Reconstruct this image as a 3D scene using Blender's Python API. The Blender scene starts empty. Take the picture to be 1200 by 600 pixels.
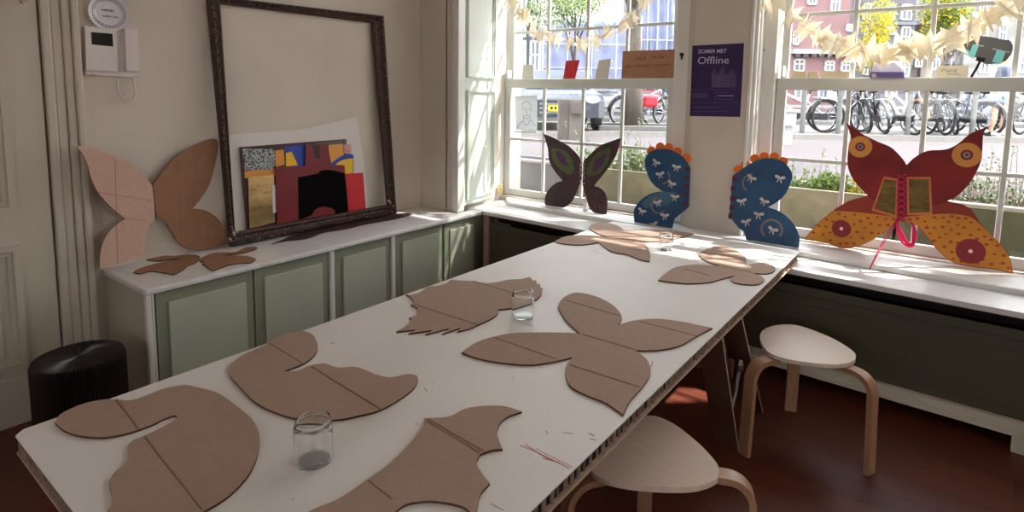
import bpy, bmesh, math, random
from mathutils import Vector, Matrix
from mathutils.geometry import tessellate_polygon
random.seed(7)
sc = bpy.context.scene
C = sc.collection
PI = math.pi
# ------------------------------------------------------------------ camera
EYE = Vector((0, 0, 1.6)); FPX, CXP, CYP = 681.6, 600.0, 184.4
yaw, pitch, roll = [math.radians(a) for a in (37.2487, 6.2996, .83873)]
fwd = Vector((-math.sin(yaw)*math.cos(pitch), math.cos(yaw)*math.cos(pitch), -math.sin(pitch)))
r0 = Vector((math.cos(yaw), math.sin(yaw), 0)); u0 = r0.cross(fwd)
RT = r0*math.cos(roll) + u0*math.sin(roll); UP = -r0*math.sin(roll) + u0*math.cos(roll)
cam = bpy.data.cameras.new('camera'); co = bpy.data.objects.new('camera', cam); C.objects.link(co)
co.matrix_world = Matrix(((RT.x, UP.x, -fwd.x, EYE.x), (RT.y, UP.y, -fwd.y, EYE.y), (RT.z, UP.z, -fwd.z, EYE.z), (0, 0, 0, 1)))
cam.sensor_fit = 'HORIZONTAL'; cam.sensor_width = 36; cam.lens = FPX/1200*36
cam.shift_y = -(300-CYP)/1200; cam.clip_start = .02; cam.clip_end = 300
sc.camera = co

def ray(p): return RT*((p[0]-CXP)/FPX) - UP*((p[1]-CYP)/FPX) + fwd
class Plane:
    """a measured plane of the room: o origin, u, v in-plane axes, n towards the viewer"""
    def __init__(s, o, u, v):
        s.o = Vector(o); s.u = Vector(u).normalized(); v = Vector(v)
        s.v = (v - s.u*v.dot(s.u)).normalized(); s.n = s.u.cross(s.v)
    def tr(s, p):
        d = ray(p); t = (s.o-EYE).dot(s.n)/d.dot(s.n); w = EYE + d*t - s.o
        return (w.dot(s.u), w.dot(s.v))
    def at(s, a, b, c=0): return s.o + s.u*a + s.v*b + s.n*c
def onz(p, z): d = ray(p); return EYE + d*((z-EYE.z)/d.z)
def onx(p, x): d = ray(p); return EYE + d*(x/d.x)
def ony(p, y): d = ray(p); return EYE + d*(y/d.y)

# ------------------------------------------------------------------ materials
def lin(c):
    return tuple((v/255/12.92 if v/255 <= .04045 else ((v/255+.055)/1.055)**2.4) for v in c)
MATS = {}
def nodes(name):
    m = bpy.data.materials.new(name); m.use_nodes = True
    return m, m.node_tree.nodes, m.node_tree.links, m.node_tree.nodes['Principled BSDF']
def mat(name, rgb, rough=.6, metal=0, noise=None, bump=None, spec=.5, rgb2=None, coat=0, trans=0, stretch=None):
    if name in MATS: return MATS[name]
    m, N, L, b = nodes(name)
    c = lin(rgb)
    b.inputs['Base Color'].default_value = (*c, 1); b.inputs['Roughness'].default_value = rough
    b.inputs['Metallic'].default_value = metal; b.inputs['Specular IOR Level'].default_value = spec
    if coat: b.inputs['Coat Weight'].default_value = coat
    tc = N.new('ShaderNodeTexCoord'); mp = N.new('ShaderNodeMapping'); L.new(tc.outputs['Object'], mp.inputs[0])
    if stretch: mp.inputs['Scale'].default_value = stretch
    if noise or rgb2:
        sc_, am = noise or (8, .1)
        t = N.new('ShaderNodeTexNoise'); t.inputs['Scale'].default_value = sc_; t.inputs['Detail'].default_value = 6
        L.new(mp.outputs[0], t.inputs['Vector'])
        r = N.new('ShaderNodeValToRGB'); L.new(t.outputs['Fac'], r.inputs[0])
        r.color_ramp.elements[0].position = .32; r.color_ramp.elements[1].position = .68
        c2 = lin(rgb2) if rgb2 else tuple(min(1, v*(1+am)) for v in c)
        c1 = c if rgb2 else tuple(v*(1-am) for v in c)
        r.color_ramp.elements[0].color = (*c1, 1); r.color_ramp.elements[1].color = (*c2, 1)
        L.new(r.outputs[0], b.inputs['Base Color'])
    if bump:
        t2 = N.new('ShaderNodeTexNoise'); t2.inputs['Scale'].default_value = bump[0]; t2.inputs['Detail'].default_value = 4
        L.new(mp.outputs[0], t2.inputs['Vector'])
        bm_ = N.new('ShaderNodeBump'); bm_.inputs['Strength'].default_value = bump[1]; bm_.inputs['Distance'].default_value = .01
        L.new(t2.outputs['Fac'], bm_.inputs['Height']); L.new(bm_.outputs[0], b.inputs['Normal'])
    if trans:
        o = N['Material Output']; tl = N.new('ShaderNodeBsdfTranslucent'); tl.inputs[0].default_value = (*c, 1)
        mx = N.new('ShaderNodeMixShader'); mx.inputs[0].default_value = trans
        L.new(b.outputs[0], mx.inputs[1]); L.new(tl.outputs[0], mx.inputs[2]); L.new(mx.outputs[0], o.inputs[0])
    MATS[name] = m; return m
def glass_mat(name, tint, edge, refl=.06, edge_refl=.35, rough=.02):
    if name in MATS: return MATS[name]
    m, N, L, b = nodes(name); N.remove(b); o = N['Material Output']
    lw = N.new('ShaderNodeLayerWeight'); lw.inputs[0].default_value = .35
    cr = N.new('ShaderNodeValToRGB'); L.new(lw.outputs['Facing'], cr.inputs[0])
    cr.color_ramp.elements[0].position = .45; cr.color_ramp.elements[0].color = (*tint, 1); cr.color_ramp.elements[1].color = (*edge, 1)
    t = N.new('ShaderNodeBsdfTransparent'); L.new(cr.outputs[0], t.inputs[0])
    g = N.new('ShaderNodeBsdfGlossy'); g.inputs['Roughness'].default_value = rough; g.inputs['Color'].default_value = (1, 1, 1, 1)
    mr = N.new('ShaderNodeMapRange'); L.new(lw.outputs['Facing'], mr.inputs[0]); mr.inputs[3].default_value = refl; mr.inputs[4].default_value = edge_refl
    mr.inputs[1].default_value = .3
    mx = N.new('ShaderNodeMixShader'); L.new(mr.outputs[0], mx.inputs[0]); L.new(t.outputs[0], mx.inputs[1]); L.new(g.outputs[0], mx.inputs[2])
    L.new(mx.outputs[0], o.inputs[0]); MATS[name] = m; return m
def brick_mat(name, c1, c2, mortar, scale, bw=.5, bh=.25, msize=.02, rough=.8, axes='xz', bump=.3):
    if name in MATS: return MATS[name]
    m, N, L, b = nodes(name); b.inputs['Roughness'].default_value = rough
    tc = N.new('ShaderNodeTexCoord'); sp = N.new('ShaderNodeSeparateXYZ'); cb = N.new('ShaderNodeCombineXYZ')
    L.new(tc.outputs['Object'], sp.inputs[0])
    if axes == 'xz':
        ad = N.new('ShaderNodeMath'); ad.operation = 'ADD'; L.new(sp.outputs[0], ad.inputs[0]); L.new(sp.outputs[1], ad.inputs[1])
        L.new(ad.outputs[0], cb.inputs[0]); L.new(sp.outputs[2], cb.inputs[1])
    else:
        L.new(sp.outputs[1], cb.inputs[0]); L.new(sp.outputs[0], cb.inputs[1])
    br = N.new('ShaderNodeTexBrick'); L.new(cb.outputs[0], br.inputs['Vector']); br.inputs['Scale'].default_value = scale
    br.inputs['Color1'].default_value = (*lin(c1), 1); br.inputs['Color2'].default_value = (*lin(c2), 1); br.inputs['Mortar'].default_value = (*lin(mortar), 1)
    br.inputs['Brick Width'].default_value = bw; br.inputs['Row Height'].default_value = bh; br.inputs['Mortar Size'].default_value = msize
    no = N.new('ShaderNodeTexNoise'); no.inputs['Scale'].default_value = 1.7; no.inputs['Detail'].default_value = 6; L.new(tc.outputs['Object'], no.inputs[0])
    mx = N.new('ShaderNodeMix'); mx.data_type = 'RGBA'; mx.blend_type = 'MULTIPLY'; mx.inputs[0].default_value = .55
    L.new(br.outputs[0], mx.inputs[6]); L.new(no.outputs['Color'], mx.inputs[7]); 
    r = N.new('ShaderNodeValToRGB'); r.color_ramp.elements[0].color = (.55, .55, .55, 1); r.color_ramp.elements[1].color = (1, 1, 1, 1)
    L.new(no.outputs['Fac'], r.inputs[0]); L.new(r.outputs[0], mx.inputs[7])
    L.new(mx.outputs[2], b.inputs['Base Color'])
    bp = N.new('ShaderNodeBump'); bp.inputs['Strength'].default_value = bump; bp.inputs['Distance'].default_value = .004
    L.new(br.outputs['Fac'], bp.inputs['Height']); bp.invert = True; L.new(bp.outputs[0], b.inputs['Normal'])
    MATS[name] = m; return m

PLASTER = mat('plaster', (210, 199, 186), .85, noise=(3, .04), bump=(60, .12))
CREAM = mat('cream_paint', (200, 190, 174), .5, noise=(2, .05), bump=(25, .05))
WHITE = mat('white_gloss_paint', (232, 229, 224), .35, noise=(4, .03), bump=(18, .04))
SILLW = mat('sill_paint', (226, 224, 222), .3, noise=(5, .05), bump=(8, .05), stretch=(.3, 4, 1))
FRAMEW = mat('sash_paint', (214, 214, 208), .4, noise=(4, .03))
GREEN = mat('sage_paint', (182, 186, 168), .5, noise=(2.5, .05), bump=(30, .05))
GREEND = mat('dark_sage_paint', (142, 149, 128), .5, noise=(2.5, .05))  # darker sage for door borders and carcasses
DGREEN = mat('dark_olive_paint', (76, 71, 55), .5, noise=(2.5, .08), bump=(30, .05))
SHUT = mat('shutter_paint', (206, 213, 202), .45, noise=(3, .04), bump=(20, .04))
BLACK = mat('matte_black', (16, 15, 15), .6)
DARK = mat('void_shade', (20, 14, 12), .9)
CARD = mat('kraft_cardboard', (170, 142, 126), .85, noise=(60, .05), bump=(160, .05), stretch=(1, 1, 1))
CARDD = mat('cardboard_cut_edge', (84, 55, 42), .9, noise=(200, .3))
CARDP = mat('lit_pink_cardboard', (196, 160, 142), .8, noise=(40, .05), bump=(90, .06))
CARDB = mat('brown_cardboard', (150, 108, 80), .8, noise=(12, .08), bump=(60, .08))
CREASE = mat('cardboard_crease', (128, 94, 76), .9)
LAYERT = mat('table_white_paper', (234, 228, 224), .5, noise=(3, .03), bump=(40, .02))
BIRCH = mat('birch_veneer', (222, 200, 182), .45, noise=(9, .05), stretch=(1, 8, 1))
BIRCHL = mat('birch_leg', (172, 130, 100), .4, noise=(14, .12), stretch=(6, 6, .6))
METAL = mat('steel', (170, 168, 165), .3, 1)
BRASS = mat('brass', (206, 184, 120), .4, .3)
m, N, L, b = nodes('jar_glass'); b.inputs['Base Color'].default_value = (.97, .985, .975, 1); b.inputs['Transmission Weight'].default_value = 1; b.inputs['Roughness'].default_value = .0; b.inputs['IOR'].default_value = 1.46
MATS['jar_glass'] = JAR = m
PANE = glass_mat('window_glass', (.97, .975, .975), (.93, .94, .94), .02, .12, .01)

# ------------------------------------------------------------------ builders
class B:
    def __init__(s): s.v = []; s.f = []; s.m = []
    def add(s, vs, fs, mi=0):
        k = len(s.v); s.v += [Vector(v) for v in vs]; s.f += [[i+k for i in f] for f in fs]; s.m += [mi]*len(fs); return s
    def box(s, a, b, mi=0, M=None):
        x0, y0, z0 = [min(a[i], b[i]) for i in range(3)]; x1, y1, z1 = [max(a[i], b[i]) for i in range(3)]
        vs = [Vector(p) for p in ((x0,y0,z0),(x1,y0,z0),(x1,y1,z0),(x0,y1,z0),(x0,y0,z1),(x1,y0,z1),(x1,y1,z1),(x0,y1,z1))]
        if M: vs = [M @ v for v in vs]
        return s.add(vs, [(0,3,2,1),(4,5,6,7),(0,1,5,4),(1,2,6,5),(2,3,7,6),(3,0,4,7)], mi)
    def bbox(s, a, b, bev=.004, mi=0, M=None):
        """box with chamfered edges"""
        bm = bmesh.new(); bmesh.ops.create_cube(bm, size=1)
        c = [(a[i]+b[i])/2 for i in range(3)]; d = [abs(a[i]-b[i]) for i in range(3)]
        for v in bm.verts: v.co = Vector((v.co.x*d[0]+c[0], v.co.y*d[1]+c[1], v.co.z*d[2]+c[2]))
        bev = min(bev, min(d)*.45)
        bmesh.ops.bevel(bm, geom=bm.edges[:], offset=bev, segments=2, affect='EDGES', profile=.5)
        return s.bm(bm, mi, M)
    def bm(s, bm, mi=0, M=None):
        bm.verts.ensure_lookup_table()
        for i, v in enumerate(bm.verts): v.index = i
        s.add([(M @ v.co if M else v.co.copy()) for v in bm.verts], [[v.index for v in f.verts] for f in bm.faces], mi); bm.free(); return s
    def prism(s, pts, plane, c0, c1, mi=0, ms=None):
        """outline in plane coordinates, from offset c0 (back) to c1 (front)"""
        ms = mi if ms is None else ms
        n = len(pts); A = sum(pts[i][0]*pts[(i+1)%n][1]-pts[(i+1)%n][0]*pts[i][1] for i in range(n))
        if A < 0: pts = pts[::-1]
        tri = tessellate_polygon([[Vector((p[0], p[1], 0)) for p in pts]])
        F = [plane.at(p[0], p[1], c1) for p in pts]; K = [plane.at(p[0], p[1], c0) for p in pts]
        def o(t):
            a, b, c = [pts[i] for i in t]
            return t if (b[0]-a[0])*(c[1]-a[1])-(b[1]-a[1])*(c[0]-a[0]) > 0 else (t[0], t[2], t[1])
        tri = [o(t) for t in tri]
        s.add(F+K, [t for t in tri]+[(t[0]+n, t[2]+n, t[1]+n) for t in tri], mi)
        k = len(s.v)-2*n
        s.f += [[k+n+i, k+n+(i+1) % n, k+(i+1) % n, k+i] for i in range(n)]; s.m += [ms]*n
        return s
    def tube(s, pts, r, n=8, mi=0, caps=True, closed=False, flat=None):
        pts = [Vector(p) for p in pts]; m = len(pts); rs = r if isinstance(r, (list, tuple)) else [r]*m
        rings = []; prev = None
        for i, p in enumerate(pts):
            a = pts[(i-1) % m] if (i or closed) else p; b = pts[(i+1) % m] if (i < m-1 or closed) else p
            t = (b-a).normalized()
            if prev is None:
                x = Vector((0, 0, 1)) if abs(t.z) < .9 else Vector((1, 0, 0))
                x = (x - t*x.dot(t)).normalized()
            else: x = (prev - t*prev.dot(t)).normalized()
            prev = x; y = t.cross(x)
            fx = flat or (1, 1)
            rings.append([p + (x*math.cos(2*PI*k/n)*fx[0] + y*math.sin(2*PI*k/n)*fx[1])*rs[i] for k in range(n)])
        vs = [v for rg in rings for v in rg]; fs = []
        for i in range(m if closed else m-1):
            j = (i+1) % m
            fs += [(i*n+k, i*n+(k+1) % n, j*n+(k+1) % n, j*n+k) for k in range(n)]
        if caps and not closed: fs += [tuple(range(n))[::-1], tuple((m-1)*n+k for k in range(n))]
        return s.add(vs, fs, mi)
    def lathe(s, prof, o, n=32, mi=0, axis=None):
        o = Vector(o); vs = []; M = axis or Matrix.Identity(3)
        for r, z in prof: vs += [o + M @ Vector((r*math.cos(2*PI*k/n), r*math.sin(2*PI*k/n), z)) for k in range(n)]
        fs = []
        for i in range(len(prof)-1): fs += [(i*n+k, i*n+(k+1) % n, (i+1)*n+(k+1) % n, (i+1)*n+k) for k in range(n)]
        return s.add(vs, fs, mi)
    def ell(s, c, r, mi=0, n=8, M=None):
        bm = bmesh.new(); bmesh.ops.create_uvsphere(bm, u_segments=n, v_segments=max(4, n//2+1), radius=1)
        T = Matrix.Translation(Vector(c)) @ (M.to_4x4() if M else Matrix.Identity(4)) @ Matrix.Diagonal((*r, 1))
        return s.bm(bm, mi, T)
    def build(s, name, mats, parent=None, smooth=False, origin=None):
        mats = mats if isinstance(mats, (list, tuple)) else [mats]
        me = bpy.data.meshes.new(name)
        o = bpy.data.objects.new(name, me); C.objects.link(o)
        if parent is not None:
            org = Vector(parent.get('_o', (0, 0, 0))); o.parent = parent; o['_o'] = tuple(org)
        else:
            if origin is None:
                xs = [v.x for v in s.v]; ys = [v.y for v in s.v]; zs = [v.z for v in s.v]
                origin = ((min(xs)+max(xs))/2, (min(ys)+max(ys))/2, min(zs))
            org = Vector(origin); o.location = org; o['_o'] = tuple(org)
        me.from_pydata([tuple(v-org) for v in s.v], [], s.f)
        for m in mats: me.materials.append(m)
        me.polygons.foreach_set('material_index', s.m)
        if smooth:
            me.polygons.foreach_set('use_smooth', [True]*len(s.f))
        me.update(); 
        return o
def empty(name, loc, label, cat, group=None):
    o = bpy.data.objects.new(name, None); C.objects.link(o); o.location = loc; o['_o'] = tuple(loc); o.empty_display_size = .05
    return tag(o, label, cat, group)
def tag(o, label=None, cat=None, group=None, kind=None):
    if label: o['label'] = label
    if cat: o['category'] = cat
    if group: o['group'] = group
    if kind: o['kind'] = kind
    return o
def struct(b, name, m, smooth=False, parent=None):
    o = b.build(name, m, parent, smooth)
    if parent is None: o['kind'] = 'structure'
    return o
def auto_smooth(o, ang=40):
    me = o.data; me.polygons.foreach_set('use_smooth', [True]*len(me.polygons))
    bm = bmesh.new(); bm.from_mesh(me); bmesh.ops.remove_doubles(bm, verts=bm.verts, dist=1e-6)
    for e in bm.edges:
        if len(e.link_faces) == 2 and e.calc_face_angle(0) > math.radians(ang): e.smooth = False
    bm.to_mesh(me); bm.free(); return o
def clone(root, loc=None, rotz=None, label=None, group=None, mats=None):
    def cp(o, par):
        c = o.copy(); C.objects.link(c)
        if par is not None: c.parent = par
        if mats and o.type == 'MESH' and o.data.materials:
            for a, b_ in mats.items():
                for i, m in enumerate(o.data.materials):
                    if m == MATS[a]:
                        if c.data == o.data: c.data = o.data.copy()
                        c.data.materials[i] = b_
        for ch in list(o.children):
            if ch.get('_src', 1): cp(ch, c)
        return c
    c = cp(root, None)
    if loc is not None: c.location = loc
    if rotz is not None: c.rotation_euler = (0, 0, rotz)
    if label: c['label'] = label
    if group: c['group'] = group
    return c
def spline(pts, sub=5, closed=True):
    """Catmull-Rom through (x, y) points; a third value marks a sharp corner"""
    n = len(pts); out = []
    for i in range(n if closed else n-1):
        p1 = pts[i]; p2 = pts[(i+1) % n]
        p0 = pts[(i-1) % n] if (len(p1) < 3 and (closed or i)) else p1
        p3 = pts[(i+2) % n] if (len(p2) < 3 and (closed or i < n-2)) else p2
        for k in range(sub):
            t = k/sub
            out.append(tuple(.5*((2*p1[j]) + (-p0[j]+p2[j])*t + (2*p0[j]-5*p1[j]+4*p2[j]-p3[j])*t*t + (-p0[j]+3*p1[j]-3*p2[j]+p3[j])*t**3) for j in (0, 1)))
    if not closed: out.append(tuple(pts[-1][:2]))
    return out
def zoomed(pts, x0, y0, s): return [((p[0])/s+x0, (p[1])/s+y0, *p[2:]) for p in pts]
def ptrace(plane, pts, sub=4):
    return spline([(*plane.tr(p), *p[2:]) for p in pts], sub)
def inside(p, poly):
    c = False; n = len(poly)
    for i in range(n):
        a, b = poly[i], poly[(i+1) % n]
        if (a[1] > p[1]) != (b[1] > p[1]) and p[0] < (b[0]-a[0])*(p[1]-a[1])/(b[1]-a[1])+a[0]: c = not c
    return c
def disc(c, r, n=14, ry=None): return [(c[0]+r*math.cos(2*PI*k/n), c[1]+(ry or r)*math.sin(2*PI*k/n)) for k in range(n)]
def strip(pts, w):
    """a ribbon outline of width w around an open polyline"""
    L, R_ = [], []
    for i, p in enumerate(pts):
        a = pts[max(0, i-1)]; b = pts[min(len(pts)-1, i+1)]; dx, dy = b[0]-a[0], b[1]-a[1]; l = math.hypot(dx, dy) or 1
        L.append((p[0]-dy/l*w/2, p[1]+dx/l*w/2)); R_.append((p[0]+dy/l*w/2, p[1]-dx/l*w/2))
    return L + R_[::-1]
def text_mesh(txt, size, plane, u, v, off, m, parent, name='lettering', sx=1, bold=0):
    cu = bpy.data.curves.new('t', 'FONT'); cu.body = txt; cu.size = size; cu.extrude = .0003; cu.offset = bold; cu.resolution_u = 3
    t = bpy.data.objects.new('t', cu); C.objects.link(t); bpy.context.view_layer.update()
    dg = bpy.context.evaluated_depsgraph_get(); me = bpy.data.meshes.new_from_object(t.evaluated_get(dg))
    vs = [plane.at(u+q.co.x*sx, v+q.co.y, off+q.co.z) for q in me.vertices]; fs = [list(p.vertices) for p in me.polygons]
    bpy.data.objects.remove(t); bpy.data.curves.remove(cu); bpy.data.meshes.remove(me)
    return B().add(vs, fs).build(name, m, parent)

# ================================================================== ROOM SHELL
XW = -3.47                                   # left wall
Z = Vector((0, 0, 1))
m, N, L, b = nodes('red_brown_floorboards')
tc = N.new('ShaderNodeTexCoord'); mp = N.new('ShaderNodeMapping'); L.new(tc.outputs['Object'], mp.inputs[0]); mp.inputs['Rotation'].default_value = (0, 0, 0)
br = N.new('ShaderNodeTexBrick'); L.new(mp.outputs[0], br.inputs[0]); br.inputs['Scale'].default_value = 1
br.inputs['Brick Width'].default_value = 1.8; br.inputs['Row Height'].default_value = .14; br.inputs['Mortar Size'].default_value = .002
br.inputs['Color1'].default_value = (*lin((112, 56, 40)), 1); br.inputs['Color2'].default_value = (*lin((92, 44, 32)), 1); br.inputs['Mortar'].default_value = (*lin((40, 20, 16)), 1)
no = N.new('ShaderNodeTexNoise'); mp2 = N.new('ShaderNodeMapping'); mp2.inputs['Scale'].default_value = (3, 30, 1); L.new(tc.outputs['Object'], mp2.inputs[0]); L.new(mp2.outputs[0], no.inputs[0]); no.inputs['Detail'].default_value = 8
mx = N.new('ShaderNodeMix'); mx.data_type = 'RGBA'; mx.blend_type = 'MULTIPLY'; mx.inputs[0].default_value = .5
L.new(br.outputs[0], mx.inputs[6]); rr = N.new('ShaderNodeValToRGB'); rr.color_ramp.elements[0].color = (.4, .4, .4, 1); L.new(no.outputs['Fac'], rr.inputs[0]); L.new(rr.outputs[0], mx.inputs[7])
L.new(mx.outputs[2], b.inputs['Base Color']); b.inputs['Roughness'].default_value = .42
bp = N.new('ShaderNodeBump'); bp.inputs['Strength'].default_value = .15; L.new(no.outputs['Fac'], bp.inputs['Height']); L.new(bp.outputs[0], b.inputs['Normal'])
MATS['floor'] = FLOORM = m
XR, YB, ZC = 2.3, -2.6, 3.25
struct(B().box((XW-.2, YB-.2, -.1), (XR+.2, 4.3, 0)), 'floor', FLOORM)
struct(B().box((XW-.2, YB-.2, ZC), (XR+.2, 4.3, ZC+.1)), 'ceiling', PLASTER)
wl = B().box((XW-.2, YB-.2, 0), (XW, 4.3, ZC))
wl.box((XW-.2, 3.32, 0), (-3.17, 4.3, ZC)).box((-3.18, 3.32, 0), (-3.11, 3.40, ZC))
struct(wl, 'wall_left', PLASTER)
# back wall; its unseen window is added to bring in fill light
BX0, BX1, BZ0, BZ1 = -1.0, 1.0, 1.3, 2.5
struct(B().box((XW-.2, YB-.2, 0), (BX0, YB, ZC)).box((BX1, YB-.2, 0), (XR+.2, YB, ZC)).box((BX0, YB-.2, 0), (BX1, YB, BZ0)).box((BX0, YB-.2, BZ1), (BX1, YB, ZC)), 'wall_back', PLASTER)
w = B()
for k in range(5): x = BX0+(BX1-BX0)*k/4; w.box((x-.025, YB-.13, BZ0), (x+.025, YB-.08, BZ1))
for k in range(4): z = BZ0+(BZ1-BZ0)*k/3; w.box((BX0, YB-.13, z-.025), (BX1, YB-.08, z+.025))
o = struct(w, 'fill_window_back', FRAMEW); B().box((BX0, YB-.104, BZ0), (BX1, YB-.10, BZ1)).build('pane', PANE, o)
WY0, WY1, WZ0, WZ1 = .9, 2.0, 1.3, 2.5           # unseen side window, added to brighten the room from the right
rw = B().box((XR, YB, 0), (XR+.2, WY0, ZC)).box((XR, WY1, 0), (XR+.2, 4.3, ZC)).box((XR, WY0, 0), (XR+.2, WY1, WZ0)).box((XR, WY0, WZ1), (XR+.2, WY1, ZC))
struct(rw, 'wall_right', PLASTER)
w = B()
for k in range(4): y = WY0+(WY1-WY0)*k/3; w.box((XR+.08, y-.025, WZ0), (XR+.13, y+.025, WZ1))
for k in range(4): z = WZ0+(WZ1-WZ0)*k/3; w.box((XR+.08, WY0, z-.025), (XR+.13, WY1, z+.025))
o = struct(w, 'fill_window_right', FRAMEW); B().box((XR+.10, WY0, WZ0), (XR+.104, WY1, WZ1)).build('pane', PANE, o)

# window wall: pillar, lintel, spandrel and right end
ww = B()
ww.box((-1.437, 3.90, 0), (-1.074, 4.3, ZC)).box((-3.3, 3.98, 2.98), (XR, 4.3, ZC)).box((-3.3, 3.9, 2.98), (XR, 4.1, ZC)).box((-3.3, 4.0, 0), (XR, 4.3, .70)).box((.69, 3.9, 0), (XR, 4.3, ZC))
struct(ww, 'wall_front', PLASTER)
struct(B().bbox((-3.125, 3.322, .66), (-3.055, 3.40, ZC), .008), 'trim_1', WHITE)          # white corner bead
# mouldings round the pillar
tr = B()
tr.bbox((-1.475, 3.93, .69), (-1.437, 3.99, 2.98), .006).bbox((-1.50, 3.955, .69), (-1.47, 4.02, 2.98), .006)
struct(tr, 'trim_2', CREAM)
tr = B()
for x0, x1, y0 in ((-1.074, -1.052, 3.885), (-1.052, -1.03, 3.905), (-1.034, -1.018, 3.93)): tr.bbox((x0, y0, .69), (x1, 4.05, 2.98), .006)
struct(tr, 'trim_3', WHITE)

# ---- sash windows
YS = 4.05
def sash(name, xs, xl, xr, keyx):
    """xs: glass column edges; xl, xr: outer box frame"""
    fr = B()
    for a, b_ in ((xl, xs[0]-.062), (xs[-1]+.062, xr)):
        fr.bbox((a, YS-.05, .69), (b_, YS+.12, 2.98), .004)
    fr.box((xs[0]-.06, YS+.003, 2.93), (xs[-1]+.06, YS+.118, 2.978)).box((xs[0]-.06, YS+.003, .69), (xs[-1]+.06, YS+.118, .6995))
    o = struct(fr, name, WHITE)
    lo = B()                                              # lower sash
    lo.bbox((xs[0]-.06, YS, .70), (xs[0], YS+.035, 1.72), .004).bbox((xs[-1], YS, .70), (xs[-1]+.06, YS+.035, 1.72), .004)
    lo.bbox((xs[0]-.06, YS-.004, 1.645), (xs[-1]+.06, YS+.04, 1.722), .005).bbox((xs[0]-.003, YS+.002, .70), (xs[-1]+.003, YS+.034, .762), .004)
    for x in xs[1:-1]: lo.bbox((x-.013, YS+.004, .74), (x+.013, YS+.03, 1.66), .006)
    lo.bbox((xs[0], YS+.005, 1.19), (xs[-1], YS+.029, 1.214), .006)
    lo.build('lower_sash', FRAMEW, o)
    up = B(); y = YS+.045
    up.bbox((xs[0]-.05, y, 1.66), (xs[0]-.005, y+.035, 2.95), .004).bbox((xs[-1]+.005, y, 1.66), (xs[-1]+.05, y+.035, 2.95), .004)
    up.bbox((xs[0]-.008, y+.002, 1.66), (xs[-1]+.008, y+.034, 1.715), .004).bbox((xs[0]-.008, y+.002, 2.9), (xs[-1]+.008, y+.034, 2.95), .004)
    for x in xs[1:-1]: up.bbox((x-.013, y+.004, 1.7), (x+.013, y+.03, 2.92), .006)
    for z in (2.12, 2.52): up.bbox((xs[0], y+.005, z-.012), (xs[-1], y+.029, z+.012), .006)
    up.build('upper_sash', FRAMEW, o)
    for i in range(len(xs)-1):
        a, b_ = xs[i], xs[i+1]
        for z0, z1 in ((.755, 1.195), (1.21, 1.65)): B().box((a+.005, YS+.015, z0), (b_-.005, YS+.018, z1)).build('pane', PANE, o)
        for z0, z1 in ((1.71, 2.115), (2.125, 2.515), (2.525, 2.91)): B().box((a+.005, y+.015, z0), (b_-.005, y+.018, z1)).build('pane', PANE, o)
    if keyx:
        k = B(); p = ony(keyx, YS-.052); k.tube([(p.x, YS-.049, p.z+.012), (p.x, YS-.056, p.z+.012)], .014, 12)
        k.box((p.x-.006, YS-.056, p.z-.022), (p.x+.006, YS-.049, p.z+.01)); k.build('keyhole_cover', BLACK, o)
    c = B(); c.bbox((xs[0]-.035, YS-.02, 1.73), (xs[0]-.02, YS+.045, 1.80), .004); c.build('sash_stop', WHITE, o)
    return o
w1 = sash('window_1', [-3.105, -2.757, -2.382, -2.035, -1.672], -3.20, -1.485, (799, 66))
w2 = sash('window_2', [-.880, -.527, -.143, .228, .60], -1.02, .70, (893, 61))

# ---- panelled folding shutter in the left reveal (slightly splayed)
shp = Plane((-3.105, 3.43, .69), (-.065, .50, 0), (0, 0, 1)); LS = .505
s_ = B(); s_.prism([(0, 0), (LS, 0), (LS, 2.27), (0, 2.27)], shp, -.03, .001)
s_.prism([(LS+.02, 0), (LS+.075, 0), (LS+.075, 2.27), (LS+.02, 2.27)], shp, -.03, .001)
shut = struct(s_, 'trim_4', SHUT)
def moulding(bld, plane, u0, v0, u1, v1, w, h, sgn=1, mi=0):
    prof = [(0, 0), (0, h), (.5, h), (.62, h*.5), (.9, h*.5), (1, h*.35), (1, 0)]; m_ = len(prof)
    oc = [(u0, v0), (u1, v0), (u1, v1), (u0, v1)]; ic = [(u0+w, v0+w), (u1-w, v0+w), (u1-w, v1-w), (u0+w, v1-w)]
    vs = []
    for k in range(4):
        for f_, hh in prof: vs.append(plane.at(oc[k][0]+(ic[k][0]-oc[k][0])*f_, oc[k][1]+(ic[k][1]-oc[k][1])*f_, sgn*hh))
    fs = [(k*m_+i, ((k+1) % 4)*m_+i, ((k+1) % 4)*m_+(i+1) % m_, k*m_+(i+1) % m_) for k in range(4) for i in range(m_)]
    bld.add(vs, [f_ if sgn > 0 else f_[::-1] for f_ in fs], mi)
nsg = -1 if shp.n.x < 0 else 1
mb = B()
for v0, v1 in ((.05, .93), (1.03, 2.2)):
    moulding(mb, shp, .05, v0, LS-.04, v1, .03, .022, nsg)
mb.build('panel_moulding', SHUT, shut)
kb = onx((566, 172), -3.13); B().ell((kb.x+.02, kb.y, kb.z), (.012, .012, .012)).build('shutter_knob', SHUT, shut)
lt = B().bbox((-3.15, 3.955, .71), (-3.13, 3.985, .80), .004).ell((-3.127, 3.97, .765), (.01, .01, .01)); lt.build('brass_latch', BRASS, shut)

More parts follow.
